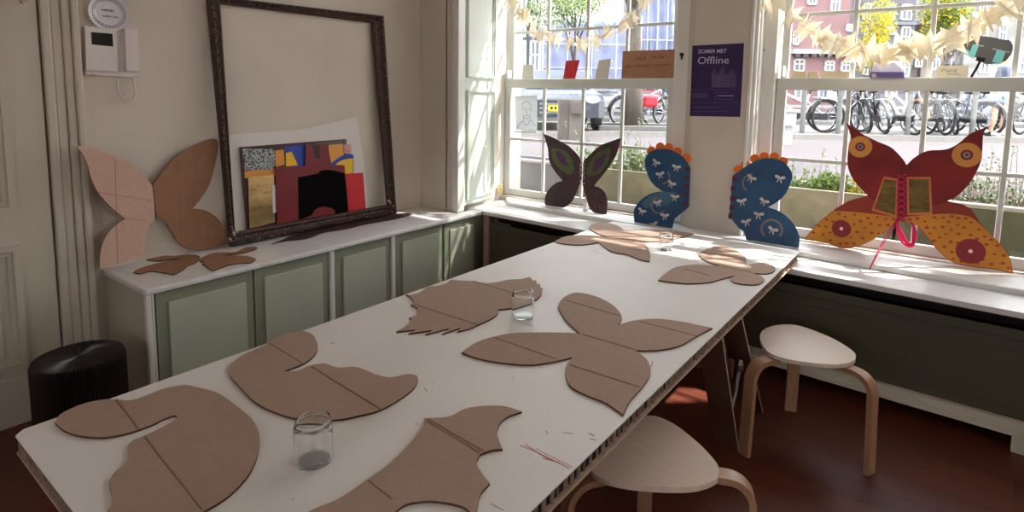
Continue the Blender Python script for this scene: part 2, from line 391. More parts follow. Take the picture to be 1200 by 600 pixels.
# ---- door with panels, casing and plinth on the left wall
dp = Plane((XW, 0, 0), (0, 1, 0), (0, 0, 1))      # n = +x
d = B(); d.box((XW-.02, -.25, 0), (XW+.03, .852, 2.75))
door = struct(d, 'door_1', CREAM)
mb = B(); moulding(mb, Plane((XW+.03, 0, 0), (0, 1, 0), (0, 0, 1)), -.15, 1.02, .72, 2.6, .05, .022); moulding(mb, Plane((XW+.03, 0, 0), (0, 1, 0), (0, 0, 1)), -.15, .275, .72, .862, .05, .022)
for v0, v1 in ((1.09, 2.53), (.345, .79)): mb.bbox((XW+.028, -.07, v0), (XW+.042, .64, v1), .008)
mb.build('panel_moulding', CREAM, door)
B().bbox((XW+.03, -.25, 0), (XW+.05, .845, .235), .006).build('kick_board', CREAM, door)
B().ell((XW+.045, .80, 1.99), (.014, .014, .02)).build('hinge_knuckle', CREAM, door)
ca = B()
for y0, y1, h in ((.862, .90, .045), (.90, .945, .03), (.945, .98, .042), (.98, 1.012, .055)): ca.bbox((XW, y0, 0), (XW+h, y1, 2.85), .008)
ca.bbox((XW, -.3, 2.78), (XW+.05, 1.012, 2.9), .008)
struct(ca, 'trim_5', CREAM)
struct(B().bbox((XW, 1.012, 0), (XW+.015, 1.075, .2), .004), 'baseboard_left', CREAM)

# ================================================================== FITTED FURNITURE
XC = -2.985; ZT = .66
# worktop (one continuous board with rounded nose)
wp = [(XW+.001, 1.055), (-2.955, 1.055), (-2.945, 1.065), (-2.95, 3.50), (-3.05, 3.50), (-3.05, 3.32), (XW+.001, 3.319)]
pz = Plane((0, 0, 0), (1, 0, 0), (0, 1, 0))
o = B().prism(wp, pz, ZT-.03, ZT-.0005).build('worktop', SILLW)
md = o.modifiers.new('b', 'BEVEL'); md.width = .009; md.segments = 3; md.limit_method = 'ANGLE'; md.angle_limit = 1
tag(o, 'long white painted worktop running over the green cabinets', 'worktop')
def cab_door(par, y0, y1, knob=None):
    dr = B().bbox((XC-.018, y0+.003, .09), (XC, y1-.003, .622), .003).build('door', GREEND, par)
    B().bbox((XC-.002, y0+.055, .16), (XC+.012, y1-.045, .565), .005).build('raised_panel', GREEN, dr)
    return dr
def cabinet(y0, y1, doors, label, post0=True, post1=True, end=False):
    t = empty('cabinet', ((XW+XC)/2, (y0+y1)/2, 0), label, 'cabinet', 'green base cabinets along the left wall')
    bd = B().box((XW+.002, y0, .0), (XC-.02, min(y1, 3.315), .63))
    if y1 > 3.32: bd.box((-3.10, 3.315, 0), (XC-.02, y1, .63))
    bd.box((XC-.03, y0, 0), (XC-.012, y1, .09))
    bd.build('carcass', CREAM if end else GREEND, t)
    for a, b_ in doors: cab_door(t, a, b_)
    if post0: B().bbox((XC-.02, y0, 0), (XC+.01, y0+.028, .632), .008).bbox((XC-.02, y0+.03, 0), (XC+.002, y0+.04, .632), .003).build('post', WHITE, t)
    return t
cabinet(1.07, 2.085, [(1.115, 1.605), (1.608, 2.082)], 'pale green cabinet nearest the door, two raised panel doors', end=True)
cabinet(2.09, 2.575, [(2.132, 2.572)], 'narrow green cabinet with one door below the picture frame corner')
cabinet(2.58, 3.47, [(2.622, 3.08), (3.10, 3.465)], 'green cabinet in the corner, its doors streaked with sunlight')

# window bench: boards, panelled front, plinth rail
def fl(x): return 3.50 + (x+2.95)/(3.3)*(-.125)           # front edge line
def bl(x): return 3.80 + (x+2.976)/(3.306)*(-.13)         # step line
X1 = XR
bench = empty('window_bench', (-.6, 3.5, 0), 'long dark green panelled bench under both windows with white top boards', 'window bench')
o = B().prism([(-2.949, fl(-2.95)), (X1, fl(X1)), (X1, bl(X1)+.02), (-2.9, 4.0), (-3.16, 4.0), (-3.11, 3.505), (-2.949, 3.505)], pz, ZT-.028, ZT).build('front_board', SILLW, bench)
md = o.modifiers.new('b', 'BEVEL'); md.width = .006; md.segments = 2; md.limit_method = 'ANGLE'
o = B().prism([(-2.93, bl(-2.93)+.012), (X1, bl(X1)), (X1, 4.1), (-2.75, 4.1), (-3.15, 4.05)], pz, ZT-.002, ZT+.03).build('raised_board', SILLW, bench)
md = o.modifiers.new('b', 'BEVEL'); md.width = .006; md.segments = 3; md.limit_method = 'ANGLE'
ux = Vector((3.3, -.125, 0)).normalized()
fp = Plane((-2.95, 3.535, 0), ux, (0, 0, 1))       # n = ux x z = towards -y
LEN = (X1+2.95)/ux.x
q = B(); R4 = lambda a, b_, c_, d: [(a, b_), (c_, b_), (c_, d), (a, d)]
q.prism(R4(0, .13, LEN, .565), fp, -.02, 0).prism(R4(0, .565, .075, .632), fp, -.02, 0).prism(R4(.075, .618, LEN, .632), fp, -.02, 0)
q.build('front_panel', DGREEN, bench)
B().prism(R4(.07, .56, LEN, .62), fp, -.10, -.085).build('slot_back', DARK, bench)  # near-black sheet, paints the shade inside the slot
mb = B(); e = .10
for k in range(3):
    u = .12 + k*1.75
    moulding(mb, fp, u, .195, u+1.62, .52, .02, .012); mb.prism(R4(u+.06, .25, u+1.56, .465), fp, 0, .006)
mb.build('panel_moulding', DGREEN, bench)
B().prism(R4(0, .0, .05, .63), fp, -.02, .02).build('corner_post', mat('pinkish_post', (176, 146, 128), .6), bench)
o = B(); o.prism(R4(.05, .095, LEN, .15), fp, .0, .03).prism(R4(.05, .085, LEN, .11), fp, .0, .04); o.build('plinth_rail', CREAM, bench)
for u in (0.1, 1.6, 3.27, 4.8): B().prism(R4(u, 0, u+.09, .1), fp, -.06, .02).build('foot_block', CREAM, bench)
struct(B().box((-2.97, 3.9, 0), (XR, 4.0, .62)), 'bench_void_back', DARK)  # near-black backing, shade behind the bench put into its colour

# ================================================================== TABLE
TX0, TX1, TY0, TY1, TZ = -1.85, -.652, .347, 3.615, .72
tb = empty('work_table', ((TX0+TX1)/2, (TY0+TY1)/2, 0), 'long white honeycomb board table on trestles filling the middle of the room', 'table')
r_ = .02
top = [(TX0+r_, TY0), (TX1-r_, TY0), (TX1, TY0+r_), (TX1, TY1-r_), (TX1-r_, TY1), (TX0+r_, TY1), (TX0, TY1-r_), (TX0, TY0+r_)]
B().prism(top, pz, TZ-.004, TZ).build('top_sheet', [LAYERT], tb)
B().prism(top, pz, TZ-.05, TZ-.045).build('bottom_sheet', mat('raw_board', (190, 160, 140), .8), tb)
B().box((TX0+.014, TY0+.014, TZ-.045), (TX1-.014, TY1-.014, TZ-.004)).build('core', BLACK, tb)  # black block stands in for the shade inside the open cells
q = B(); y = TY0+.03
while y < TY1-.02:
    j = random.uniform(-.004, .004); k = random.uniform(-.006, .006)
    q.box((TX1-.0145, y+j, TZ-.045), (TX1-.003+min(0, k), y+j+.0014, TZ-.004), 0); q.box((TX0+.003, y+j, TZ-.045), (TX0+.0145, y+j+.0014, TZ-.004), 0)
    y += random.uniform(.026, .034)
x = TX0+.03
while x < TX1-.02:
    q.box((x, TY0+.002, TZ-.045), (x+.0014, TY0+.0145, TZ-.004)); q.box((x, TY1-.0145, TZ-.045), (x+.0014, TY1-.002, TZ-.004)); x += .03
q.build('honeycomb_ribs', mat('honeycomb_paper', (176, 152, 136), .85, noise=(60, .2)), tb)
# crayon and pencil marks on the top
q = B(); PT = Plane((0, 0, TZ), (1, 0, 0), (0, 1, 0))
for pts, w, mi in (([(610, 522), (625, 528), (645, 538), (668, 549)], .004, 0), ([(615, 520), (632, 532), (650, 541)], .003, 0), ([(628, 526), (650, 537), (672, 548)], .0025, 0), ([(636, 537), (648, 540)], .005, 0),
                   ([(660, 507), (672, 508)], .003, 1), ([(690, 508), (697, 511)], .006, 1), ([(691, 514), (699, 516)], .004, 1), ([(640, 505), (642, 508)], .003, 1), ([(487, 496), (490, 498)], .003, 1),
                   ([(497, 455), (501, 459)], .003, 1), ([(762, 430), (765, 425), (764, 423)], .003, 1), ([(600, 440), (603, 444)], .002, 1), ([(575, 590), (590, 598)], .003, 1), ([(388, 401), (392, 403)], .004, 1)):
    q.prism(strip([PT.tr(p) for p in pts], w), PT, .0001, .0004, mi)
for i in range(70):
    u, v = random.uniform(TX0+.05, TX1-.05), random.uniform(TY0+.1, TY1-.1); r = random.uniform(.0012, .003)
    q.prism(disc((u, v), r, 6), PT, .0001, .0003, 1)
q.build('crayon_marks', [mat('pink_crayon', (214, 150, 162), .7), mat('pencil_smudge', (176, 168, 166), .8)], tb)
# trestles: slanted board legs with pale edges, cross rail
def trestle(y0, near):
    t = empty('trestle', (-1.2, y0+.35, 0), ('pair of slanted board legs holding up the table end by the windows' if not near else 'pair of slanted board legs under the near half of the table'), 'trestle', None)
    em = mat('pale_board_edge', (190, 164, 146), .7); dm = mat('dark_board_face', (96, 62, 50), .7, noise=(6, .1))
    for x in (-.665, -1.75):
        for (ya, yb) in ((y0-.02, y0+.33), (y0+.24, y0+.74)):
            a = Vector((x, ya, .668)); b_ = Vector((x, yb, 0)); w = .105 if x > -1 else -.105
            lg = B(); d = (b_-a); nn = Vector((0, -d.z, d.y)).normalized()*.010
            x2 = x-w
            vs = [a, b_, Vector((x2, yb, 0)), Vector((x2, ya, .668))]
            vs = vs + [v+nn for v in vs]
            lg.add(vs, [(0, 1, 2, 3), (7, 6, 5, 4), (0, 4, 5, 1), (1, 5, 6, 2), (2, 6, 7, 3), (3, 7, 4, 0)], 0)
            lg.m[-4] = 1; lg.m[-2] = 1
            lg.build('leg', [dm, em], t)
    B().bbox((-1.75, y0+.28, .36), (-.70, y0+.30, .44), .003).build('cross_rail', dm, t)
    br_ = B(); p = Vector((-.69, y0+.33, .33)); br_.tube([p+Vector((0, -.05, -.1)), p+Vector((0, 0, -.04)), p+Vector((0, .03, .05))], .008); br_.ell(p+Vector((.0, .03, .06)), (.02, .02, .03))
    br_.build('fixing_bracket', METAL, t)
    return t
trestle(2.27, False); trestle(.78, True)

# ================================================================== CARDBOARD CUTOUTS ON THE TABLE
def flat_cut(name, pts, creases, label, z=TZ, th=.006, m=CARD, group=None, pieces=None):
    pl = Plane((0, 0, z+th+.0006), (1, 0, 0), (0, 1, 0))
    b = B()
    for P_ in (pieces or [pts]): b.prism(ptrace(pl, P_, 5), pl, -th, 0, 0, 1)
    for cr in creases:
        a, c_ = [pl.tr(p) for p in cr]
        a = (a[0]+(c_[0]-a[0])*.015, a[1]+(c_[1]-a[1])*.015)
        dx, dy = c_[0]-a[0], c_[1]-a[1]; l = math.hypot(dx, dy); nx, ny = -dy/l*.0035, dx/l*.0035
        b.prism(strip([a, c_], .0022), pl, .0001, .0005, 2)
        b.tube([pl.at(a[0]+nx, a[1]+ny, .0), pl.at(c_[0]+nx, c_[1]+ny, .0)], .0022, 6, 0)
    o = b.build(name, [m, CARDD, CREASE])
    return tag(o, label, 'cardboard cutout', group)
Z5 = lambda p: zoomed(p, 250, 370, 2.608)
Z6 = lambda p: zoomed(p, 450, 240, 2.3075)
Z7 = lambda p: zoomed(p, 630, 250, 4)
flat_cut('cardboard_cutout', zoomed([(215,250,1),(240,215),(330,175),(410,160),(450,160),(510,163),(570,145),(640,118),(720,104),(765,112),(850,135),(930,190),(990,245),(1015,320),(985,430),(900,530),(790,600),(700,650),(570,690),(470,680),(420,640),(418,600),(440,560),(437,530),(428,490),(440,455),(480,420),(500,390),(498,345),(520,320),(560,303),(620,275),(675,245),(692,232),(680,222),(640,235),(600,255),(540,278),(480,295),(400,307),(310,300),(250,280)], 0, 420, 3.3333),
    [((135,468),(162,503)), ((168,511),(237,598))], 'rounded brown cardboard cutout with a slit, at the near corner of the table')
flat_cut('cardboard_cutout', Z5([(167,82,1),(195,65),(260,47),(300,55),(318,85),(312,115),(280,143),(240,160),(215,170,1),(255,168),(295,152),(340,146),(380,158),(440,157),(500,180),(545,188),(590,178),(623,184),(620,210),(590,240),(515,285),(450,303),(370,317),(270,315),(200,298),(130,265),(80,215),(50,180),(52,150),(90,120),(130,102),(160,88)]),
    [((314.5,401.6),(353.5,425.6)), ((363.9,429.4),(445.5,480))], 'curled brown cardboard cutout lying behind the nearest glass jar')
flat_cut('cardboard_cutout', [(497,490,1),(526,488),(545,479),(568,475.5),(591,476),(611.6,482,1),(595,488),(585.5,496.5),(583,510),(589,526,1),(576,527),(562.5,532,1),(558.6,542.5),(564.4,554),(574,566,1),(563,579),(559,596),(557,606,1),(541.4,593),(510.7,587),(487.7,588),(472.4,592.4),(458,606),(448,630,1),(400,634),(335,628,1),(361,600),(396,584.7),(430,562),(457,542.5),(480,519.5),(495,500)],
    [((498,493),(562,531)), ((500,491),(566,529)), ((430.5,563),(459,585))], 'brown cardboard bat-like cutout with pointed wing tips in the foreground')
flat_cut('cardboard_cutout', zoomed([(195,192,1),(240,190),(290,175),(335,143),(400,135),(460,115),(478,95,1),(560,103),(620,105),(700,118),(770,113),(850,97),(930,92),(985,78,1),(1010,102),(1025,95,1),(1035,125),(1052,120,1),(1055,145),(1068,150,1),(1060,190),(1030,222),(960,250),(915,265),(850,280),(785,285,1),(780,315),(740,345),(660,382),(600,408),(525,427,1),(545,403,1),(425,443,1),(480,405,1),(318,447,1),(365,418,1),(210,440,1),(260,415,1),(132,428,1),(170,410),(215,375),(228,352),(215,340,1),(260,325),(272,295),(265,275),(225,255,1),(245,248),(235,220),(215,200)], 440, 310, 5.4545),
    [((483,356),(559,380.6)), ((553.7,329.4),(598.6,342.6))], 'feathery brown cardboard cutout with fringed edges beside the middle jar')
flat_cut('cardboard_cutout', Z6([(210,398,1),(250,372),(295,357),(350,347),(430,345),(500,346),(530,348,1),(500,320),(480,295),(472,270),(490,248),(525,237),(580,250),(620,272),(642,298),(640,315),(632,325,1),(680,312),(740,308),(800,315),(850,325),(888,333,1),(850,352),(800,380),(740,392),(680,393,1),(712,420),(720,455),(700,490),(665,530),(647,568,1),(600,535),(550,515),(505,490),(490,455),(495,430),(510,412,1),(450,425),(390,432),(310,425),(250,413)]),
    [((662.5,352),(725,370)), ((750,377),(816,393.8)), ((580,396),(651.5,421)), ((666.7,427.7),(750,454)), ((681,391.7),(744,410))], 'large four-winged cardboard butterfly in the middle of the table')
flat_cut('cardboard_cutout', Z7([(80,130,1),(130,108),(200,102),(280,105),(335,110,1),(285,95),(243,70),(260,50),(310,42),(370,55),(405,78,1),(450,82),(520,76),(620,80),(735,92,1),(680,110),(600,128),(530,132),(470,128,1),(510,150),(528,190),(525,225,1),(480,215),(420,192),(350,180),(310,155),(285,135,1),(240,143),(180,147),(110,140)]),
    [((714,277.5),(747,282)), ((735,291),(752,294)), ((738,274),(790,276))], 'cardboard butterfly at the far end of the table behind the farthest jar')
flat_cut('cardboard_cutout', Z7([(565,312,1),(600,280),(650,252),(740,240),(860,248,1),(800,228),(758,195),(780,172),(840,148,1),(900,160),(960,190),(978,215),(975,248,1),(1010,235),(1070,233),(1110,250),(1108,272),(1070,282),(1010,280,1),(1050,295),(1062,315),(1030,332),(970,332),(920,322),(908,303),(930,290,1),(870,305),(800,323),(700,327),(620,320)]),
    [((846,312.5),(881,319.5)), ((824.5,295.5),(874,304)), ((800,315),(832,323))], 'small cardboard butterfly with two round lower wings at the far table corner by the stool')
# cutout pair on the worktop
pl = Plane((0, 0, ZT+.006), (1, 0, 0), (0, 1, 0)); Z8 = lambda p: zoomed(p, 100, 230, 5)
bt = empty('cardboard_butterfly', tuple(onz((234, 303), ZT)), 'small brown cardboard butterfly lying flat on the worktop near its end', 'cardboard cutout')
for P_ in ([(345,355,1),(420,347),(520,348),(600,340),(660,345),(672,360,1),(650,385),(600,405),(570,430),(520,458,1),(450,445),(380,438),(320,452),(282,445,1),(300,430),(370,405),(450,385),(570,362),(480,372),(420,378),(360,370)],
           [(673,363,1),(740,335),(800,328),(880,325),(940,300),(1000,295,1),(1005,305),(960,322),(900,335),(800,345),(880,345),(960,352),(1000,368,1),(970,388),(900,392),(830,405),(750,435,1),(720,415),(685,395,1),(700,385),(675,378)]):
    B().prism(ptrace(pl, Z8(P_), 4), pl, -.005, 0, 0, 1).build('wing_pair', [CARDB, CARDD], bt)
ds = B().prism(ptrace(pl, [(318,286,1),(345,275),(372,268),(400,262),(440,254),(478,249,1),(482,251),(465,256),(430,262),(405,268),(380,272),(360,279),(335,282)], 4), pl, -.004, -.001, 0, 0)
tag(ds.build('paper_strip', mat('plum_paper', (70, 44, 50), .5, noise=(30, .3))), 'long ragged plum-coloured strip on the worktop along the picture frame', 'paper strip')

# ================================================================== JARS
def jar(p, label, s=1):
    x, y = onz(p, TZ).x, onz(p, TZ).y
    R0, H0 = .045*s, .106*s
    pr = [(0, .0005), (R0*.8, .0005), (R0*.95, .003), (R0, .009), (R0, H0*.80), (R0*.965, H0*.845), (R0*.90, H0*.86), (R0*.90, H0*.885), (R0*.945, H0*.895), (R0*.945, H0*.91), (R0*.90, H0*.92), (R0*.90, H0*.975), (R0*.885, H0), (R0*.85, H0),
          (R0*.84, H0*.97), (R0*.84, H0*.86), (R0*.92, H0*.80), (R0*.94, .014), (R0*.88, .006), (R0*.4, .0042), (0, .004)]
    o = B().lathe(pr, (x, y, TZ+.0004), 40).build('glass_jar', JAR, smooth=True)
    return tag(auto_smooth(o, 50), label, 'jar')
jar((368, 540), 'empty clear glass jar nearest the camera on the table', 1.0)
jar((612.5, 371), 'empty clear glass jar beside the fringed cardboard cutout')
jar((780, 293), 'empty clear glass jar farthest along the table by the windows', .92)

# ================================================================== STOOLS
def stool(outline, feet, label, zs=.45):
    pl = Plane((0, 0, zs), (1, 0, 0), (0, 1, 0)); pts = ptrace(pl, outline, 6)
    cx = sum(p[0] for p in pts)/len(pts); cy = sum(p[1] for p in pts)/len(pts)
    t = empty('stool', (cx, cy, 0), label, 'stool', 'three-legged birch stools')
    o = B().prism(pts, pl, -.018, 0).build('seat', BIRCH, t)
    md = o.modifiers.new('b', 'BEVEL'); md.width = .004; md.segments = 2; md.limit_method = 'ANGLE'; md.angle_limit = 1
    for fx, fy in feet:
        f = Vector((fx, fy, 0)); d = Vector((fx-cx, fy-cy, 0)); R_ = d.length; d.normalize(); sd = Vector((-d.y, d.x, 0))
        path = [(R_-.16, zs-.030)]; rb = .075; ztop = zs-.030
        for k in range(9):
            a = PI/2*k/8; path.append((R_-.012-rb+rb*math.sin(a), ztop-rb+rb*math.cos(a)))
        path.append((R_, 0))
        vs = []; n = len(path)
        for i, (r, z) in enumerate(path):
            a = path[max(0, i-1)]; b_ = path[min(n-1, i+1)]; tx, tz = b_[0]-a[0], b_[1]-a[1]; l = math.hypot(tx, tz); nx, nz = -tz/l, tx/l
            if i == n-1: nx, nz = 1, 0
            w = .027
            for s1, s2 in ((-1, -1), (1, -1), (1, 1), (-1, 1)):
                vs.append(Vector((cx, cy, 0)) + d*(r+nx*.011*s2) + sd*(w*s1) + Z*(z+nz*.011*s2))
        fs = [(0, 1, 2, 3)]
        for i in range(n-1): fs += [(i*4+k, (i+1)*4+k, (i+1)*4+(k+1) % 4, i*4+(k+1) % 4) for k in range(4)]
        fs.append(tuple((n-1)*4+k for k in (3, 2, 1, 0)))
        auto_smooth(B().add(vs, fs).build('leg', BIRCHL, t), 30)
    return t
stool([(891,398),(893,388),(905,382),(925,380),(945,384),(975,396),(998,410),(1003,418),(998,424),(980,427),(950,425),(920,420),(900,412)], [(-.178, 2.80), (-.64, 2.60), (-.56, 3.13)], 'pale birch stool standing free between the table corner and the bench')
stool([(693,548),(700,525),(725,502),(758,487),(785,494),(815,516),(838,540),(842,552),(838,562),(815,570),(780,571),(740,568),(705,560)], [(-.40, 1.80), (-.86, 1.42), (-.84, 1.98)], 'pale birch stool in the foreground pushed partly under the table')

# ================================================================== POUF
pc = Vector((-2.95, .79, 0)); R0 = .172
t = empty('pleated_pouf', tuple(pc), 'black pleated round paper stool on the floor between door and cabinet', 'stool')
n = 140; vs = []; fs = []
zs = [0, .02, .23, .42, .44]; rr_ = [R0*.97, R0, R0*1.0, R0, R0*.96]
for z, r in zip(zs, rr_):
    for k in range(n): q_ = r - (.012 if k % 2 else 0); a = 2*PI*k/n; vs.append(pc+Vector((q_*math.cos(a), q_*math.sin(a), z)))
for i in range(4): fs += [(i*n+k, i*n+(k+1) % n, (i+1)*n+(k+1) % n, (i+1)*n+k) for k in range(n)]
B().add(vs, fs).build('pleated_body', mat('black_card', (34, 26, 24), .45, noise=(9, .2)), t)
vs = []; fs = []
for r, z in ((R0*.96, .44), (R0*.5, .446), (.006, .44)):
    for k in range(n): a = 2*PI*k/n; vs.append(pc+Vector((r*math.cos(a), r*math.sin(a), z - (.006 if k % 2 and r > .01 else 0))))
for i in range(2): fs += [(i*n+k, i*n+(k+1) % n, (i+1)*n+(k+1) % n, (i+1)*n+k) for k in range(n)]
B().add(vs, fs).build('pleated_top', mat('black_card_top', (40, 31, 28), .4), t)
B().bbox((pc.x-.004, pc.y-.003, .445), (pc.x+.004, pc.y+.003, .475), .002).build('magnet_tab', METAL, t)

# ================================================================== INTERCOM AND PLATE
ip = Plane((XW, 0, 0), (0, 1, 0), (0, 0, 1))
t = empty('intercom', tuple(onx((128, 62), XW)), 'white wall intercom with small dark screen and handset beside the door casing', 'intercom')
P4 = lambda pts, pl=ip: [pl.tr(p) for p in pts]
IW = mat('intercom_plastic', (222, 212, 208), .4)
def block(pts, c0, c1, m_, par, name, pl=ip, bev=.004):
    o = B().prism(P4(pts, pl), pl, c0, c1).build(name, m_, par)
    if bev: md = o.modifiers.new('b', 'BEVEL'); md.width = bev; md.segments = 3; md.limit_method = 'ANGLE'
    return o
block([(98,88),(152,91),(160,89),(158,36),(98,33)], .0, .02, IW, t, 'base_plate')
block([(97.5,83),(135,85),(133,34.5),(96,31)], .0, .042, IW, t, 'monitor_housing')
block([(104,52.5),(129,55),(128,40),(103,38)], .03, .043, mat('dark_screen', (30, 34, 32), .15), t, 'screen', bev=0)
block([(143,84),(159,85),(157,34.5),(141,33)], .0, .055, IW, t, 'handset', bev=.008)
cp = [ip.at(*ip.tr(p), .02) for p in [(136,92),(136,100),(137,108),(141,114),(147,119),(153,118),(157,112),(156,104),(155,96),(154,90)]]
B().tube(cp, .0055, 8).build('cord', IW, t, smooth=True)
lp = B().prism(strip(P4([(101,87),(108,87.5)]), .002), ip, .043, .0435); lp.build('small_marking', BLACK, t)
pc_ = ip.tr((126.5, 15.5)); pa = ip.at(*pc_, .0)
AX = Matrix(((0, 0, 1), (1, 0, 0), (0, 1, 0)))
t = empty('wall_plate', tuple(pa), 'small round china plate with blue border hung above the intercom', 'plate')
auto_smooth(B().lathe([(0, .002), (.055, .002), (.088, .014), (.094, .018), (.092, .022), (.06, .012), (.055, .008), (0, .008)], pa, 48, 0, AX).build('dish', mat('china', (226, 220, 222), .2, coat=.5), t), 30)
q = B()
for k in range(44):
    a = 2*PI*k/44
    for rr2 in (.064, .073):
        c_ = (pc_[0]+rr2*math.cos(a), pc_[1]+rr2*math.sin(a)); h_ = .0135+(rr2-.06)*.28+.0012
        q.prism(disc(c_, .0028 if rr2 < .07 else .0036, 6), ip, h_-.002, h_)
q.build('blue_border', mat('delft_blue', (88, 100, 132), .3), t)
q = B()
def scribble(pl, px0, px1, yp, amp, n, seed, w, off, b, mi=0):
    """a line of illegible handwriting"""
    rd = random.Random(seed); a = pl.tr(px0); c_ = pl.tr(px1); pts = []
    for i in range(n*3+1):
        t_ = i/(n*3); gap = rd.random() < .06
        s1 = (1 if i % 3 == 1 else (-.6 if i % 3 == 2 else 0))*amp*rd.uniform(.35, 1.3)
        pts.append((a[0]+(c_[0]-a[0])*t_+rd.uniform(-.2, .2)*amp, a[1]+(c_[1]-a[1])*t_+s1+yp))
        if gap and len(pts) > 2: b.prism(strip(spline(pts, 3, False), w), pl, off, off+.0004, mi); pts = []
    if len(pts) > 2: b.prism(strip(spline(pts, 3, False), w), pl, off, off+.0004, mi)
scribble(ip, (118,12), (134,14), 0, .008, 9, 3, .0018, .0085, q); scribble(ip, (119,19), (138,20.5), 0, .006, 11, 5, .0018, .0085, q)
q.build('handwriting', BLACK, t)

# ================================================================== ORNATE FRAME AND THE SHEETS INSIDE IT
lean = Plane((-3.395, 0, ZT), (0, 1, 0), (-.055, 0, 1.45))     # n = +x side
fo = P4([(241,-5),(447.5,19),(462.5,250.5),(268,288.5)], lean); fi = P4([(257.5,5),(434.5,27),(452.5,240),(274.5,271.5)], lean)
low = min(p[1] for p in fo)
fo = [(p[0], max(p[1], .002) if p[1] < .05 else p[1]) for p in fo]
t = empty('picture_frame', tuple(lean.at(*fo[3], 0)), 'large empty ornate dark picture frame leaning on the wall above the worktop', 'picture frame')
OR = mat('carved_dark_wood', (38, 22, 17), .42, rgb2=(84, 50, 34), noise=(55, .3), bump=(90, .9))
m, N, L, b = nodes('chipped_gilding')
tc = N.new('ShaderNodeTexCoord'); no = N.new('ShaderNodeTexNoise'); no.inputs['Scale'].default_value = 70; no.inputs['Detail'].default_value = 6; L.new(tc.outputs['Object'], no.inputs[0])
r = N.new('ShaderNodeValToRGB'); L.new(no.outputs['Fac'], r.inputs[0]); r.color_ramp.elements[0].position = .54; r.color_ramp.elements[0].color = (*lin((44, 27, 20)), 1)
r.color_ramp.elements[1].position = .72; r.color_ramp.elements[1].color = (*lin((170, 130, 100)), 1); L.new(r.outputs[0], b.inputs['Base Color']); b.inputs['Roughness'].default_value = .5
bp = N.new('ShaderNodeBump'); bp.inputs['Strength'].default_value = .8; bp.inputs['Distance'].default_value = .01; L.new(no.outputs['Fac'], bp.inputs['Height']); L.new(bp.outputs[0], b.inputs['Normal'])
GILT = m
def lerp2(a, b_, t_): return (a[0]+(b_[0]-a[0])*t_, a[1]+(b_[1]-a[1])*t_)
for k in range(4):
    A, Bq, a, b_ = fo[k], fo[(k+1) % 4], fi[k], fi[(k+1) % 4]
    mem = B()
    prof = [(0, 0), (0, .022), (.12, .032), (.3, .034), (.42, .020), (.62, .016), (.8, .024), (.92, .018), (1, .008), (1, 0)]
    vs = []
    for f_, h_ in prof: vs.append(lean.at(*lerp2(A, a, f_), h_)); vs.append(lean.at(*lerp2(Bq, b_, f_), h_))
    nP = len(prof); mem.add(vs, [(2*i, 2*i+1, 2*((i+1) % nP)+1, 2*((i+1) % nP)) for i in range(nP)])
    o = mem.build('frame_rail', OR, t)
    ln = math.hypot(Bq[0]-A[0], Bq[1]-A[1]); nb = int(ln/.022); w_ = math.hypot(a[0]-A[0], a[1]-A[1])*.7
    orn = B(); ex = Vector(lean.u*(Bq[0]-A[0])+lean.v*(Bq[1]-A[1])).normalized(); ey = lean.n.cross(ex); RM = Matrix((ex, ey, lean.n)).transposed()
    for i in range(nb):
        t_ = (i+.5)/nb; pA, pa_ = lerp2(A, Bq, t_), lerp2(a, b_, t_)
        c_ = lerp2(pA, pa_, .24+random.uniform(-.03, .03)); orn.ell(lean.at(*c_, .032), (.0095, w_*.13+random.uniform(0, .002), .008), n=7, M=RM)
        if i % 3 == 0:
            c_ = lerp2(pA, pa_, .52); orn.ell(lean.at(*c_, .018), (.016, w_*.11, .007), n=7, M=RM @ Matrix.Rotation(random.uniform(-.5, .5), 3, 'Z'))
    orn.build('carved_ornament', GILT, t)
for (A, a) in ((fo[3], fi[3]), (fo[2], fi[2])):
    q = B()
    for i in range(9):
        c_ = lerp2(A, a, random.uniform(.1, .9)); q.ell(lean.at(c_[0]+random.uniform(-.015, .015), c_[1]+random.uniform(-.0, .05), .026), (random.uniform(.006, .012), random.uniform(.006, .014), .009), n=6)
    q.build('bare_corner_gesso', mat('gesso', (196, 176, 160), .7, noise=(80, .3)), t)

def lplane(x, z0=ZT, dx=-.05): return Plane((x, 0, z0), (0, 1, 0), (dx, 0, 1.45))
def sheet(name, pts, x, m_, label, th=.002, cat='sheet', group=None, parent=None, off=0, sub=None, base=True, edge=None):
    pl = lplane(x)
    pp = [pl.tr(p) for p in pts] if not sub else ptrace(pl, pts, sub)
    if base:
        pp = [(p[0], max(p[1], .0015)) for p in pp]
    o = B().prism(pp, pl, off-th, off).build(name, m_, parent)
    if parent is None: tag(o, label, cat, group)
    return o
# from the wall outwards
sheet('paper_sheet', [(266,158),(350,152),(418,137),(428,200),(433,252),(272,284)], -3.428, mat('white_sheet', (222, 214, 208), .8), 'large plain white sheet leaning on the wall behind the frame', .0015, 'paper sheet')
bd = sheet('collage_board', [(281,172.5),(405,163),(411,255),(290,278)], -3.4125, mat('maroon_board', (62, 26, 32), .6), 'dark backing board of the coloured collage stacked inside the frame', .006, 'board')
m, N, L, b = nodes('speckled_paper')
tc = N.new('ShaderNodeTexCoord'); no = N.new('ShaderNodeTexNoise'); no.inputs['Scale'].default_value = 120; no.inputs['Detail'].default_value = 3; L.new(tc.outputs['Object'], no.inputs[0])
r = N.new('ShaderNodeValToRGB'); r.color_ramp.elements[0].position = .42; r.color_ramp.elements[1].position = .6; r.color_ramp.elements[0].color = (*lin((30, 34, 36)), 1); r.color_ramp.elements[1].color = (*lin((190, 194, 192)), 1)
L.new(no.outputs['Fac'], r.inputs[0]); L.new(r.outputs[0], b.inputs['Base Color'])
SPK = m
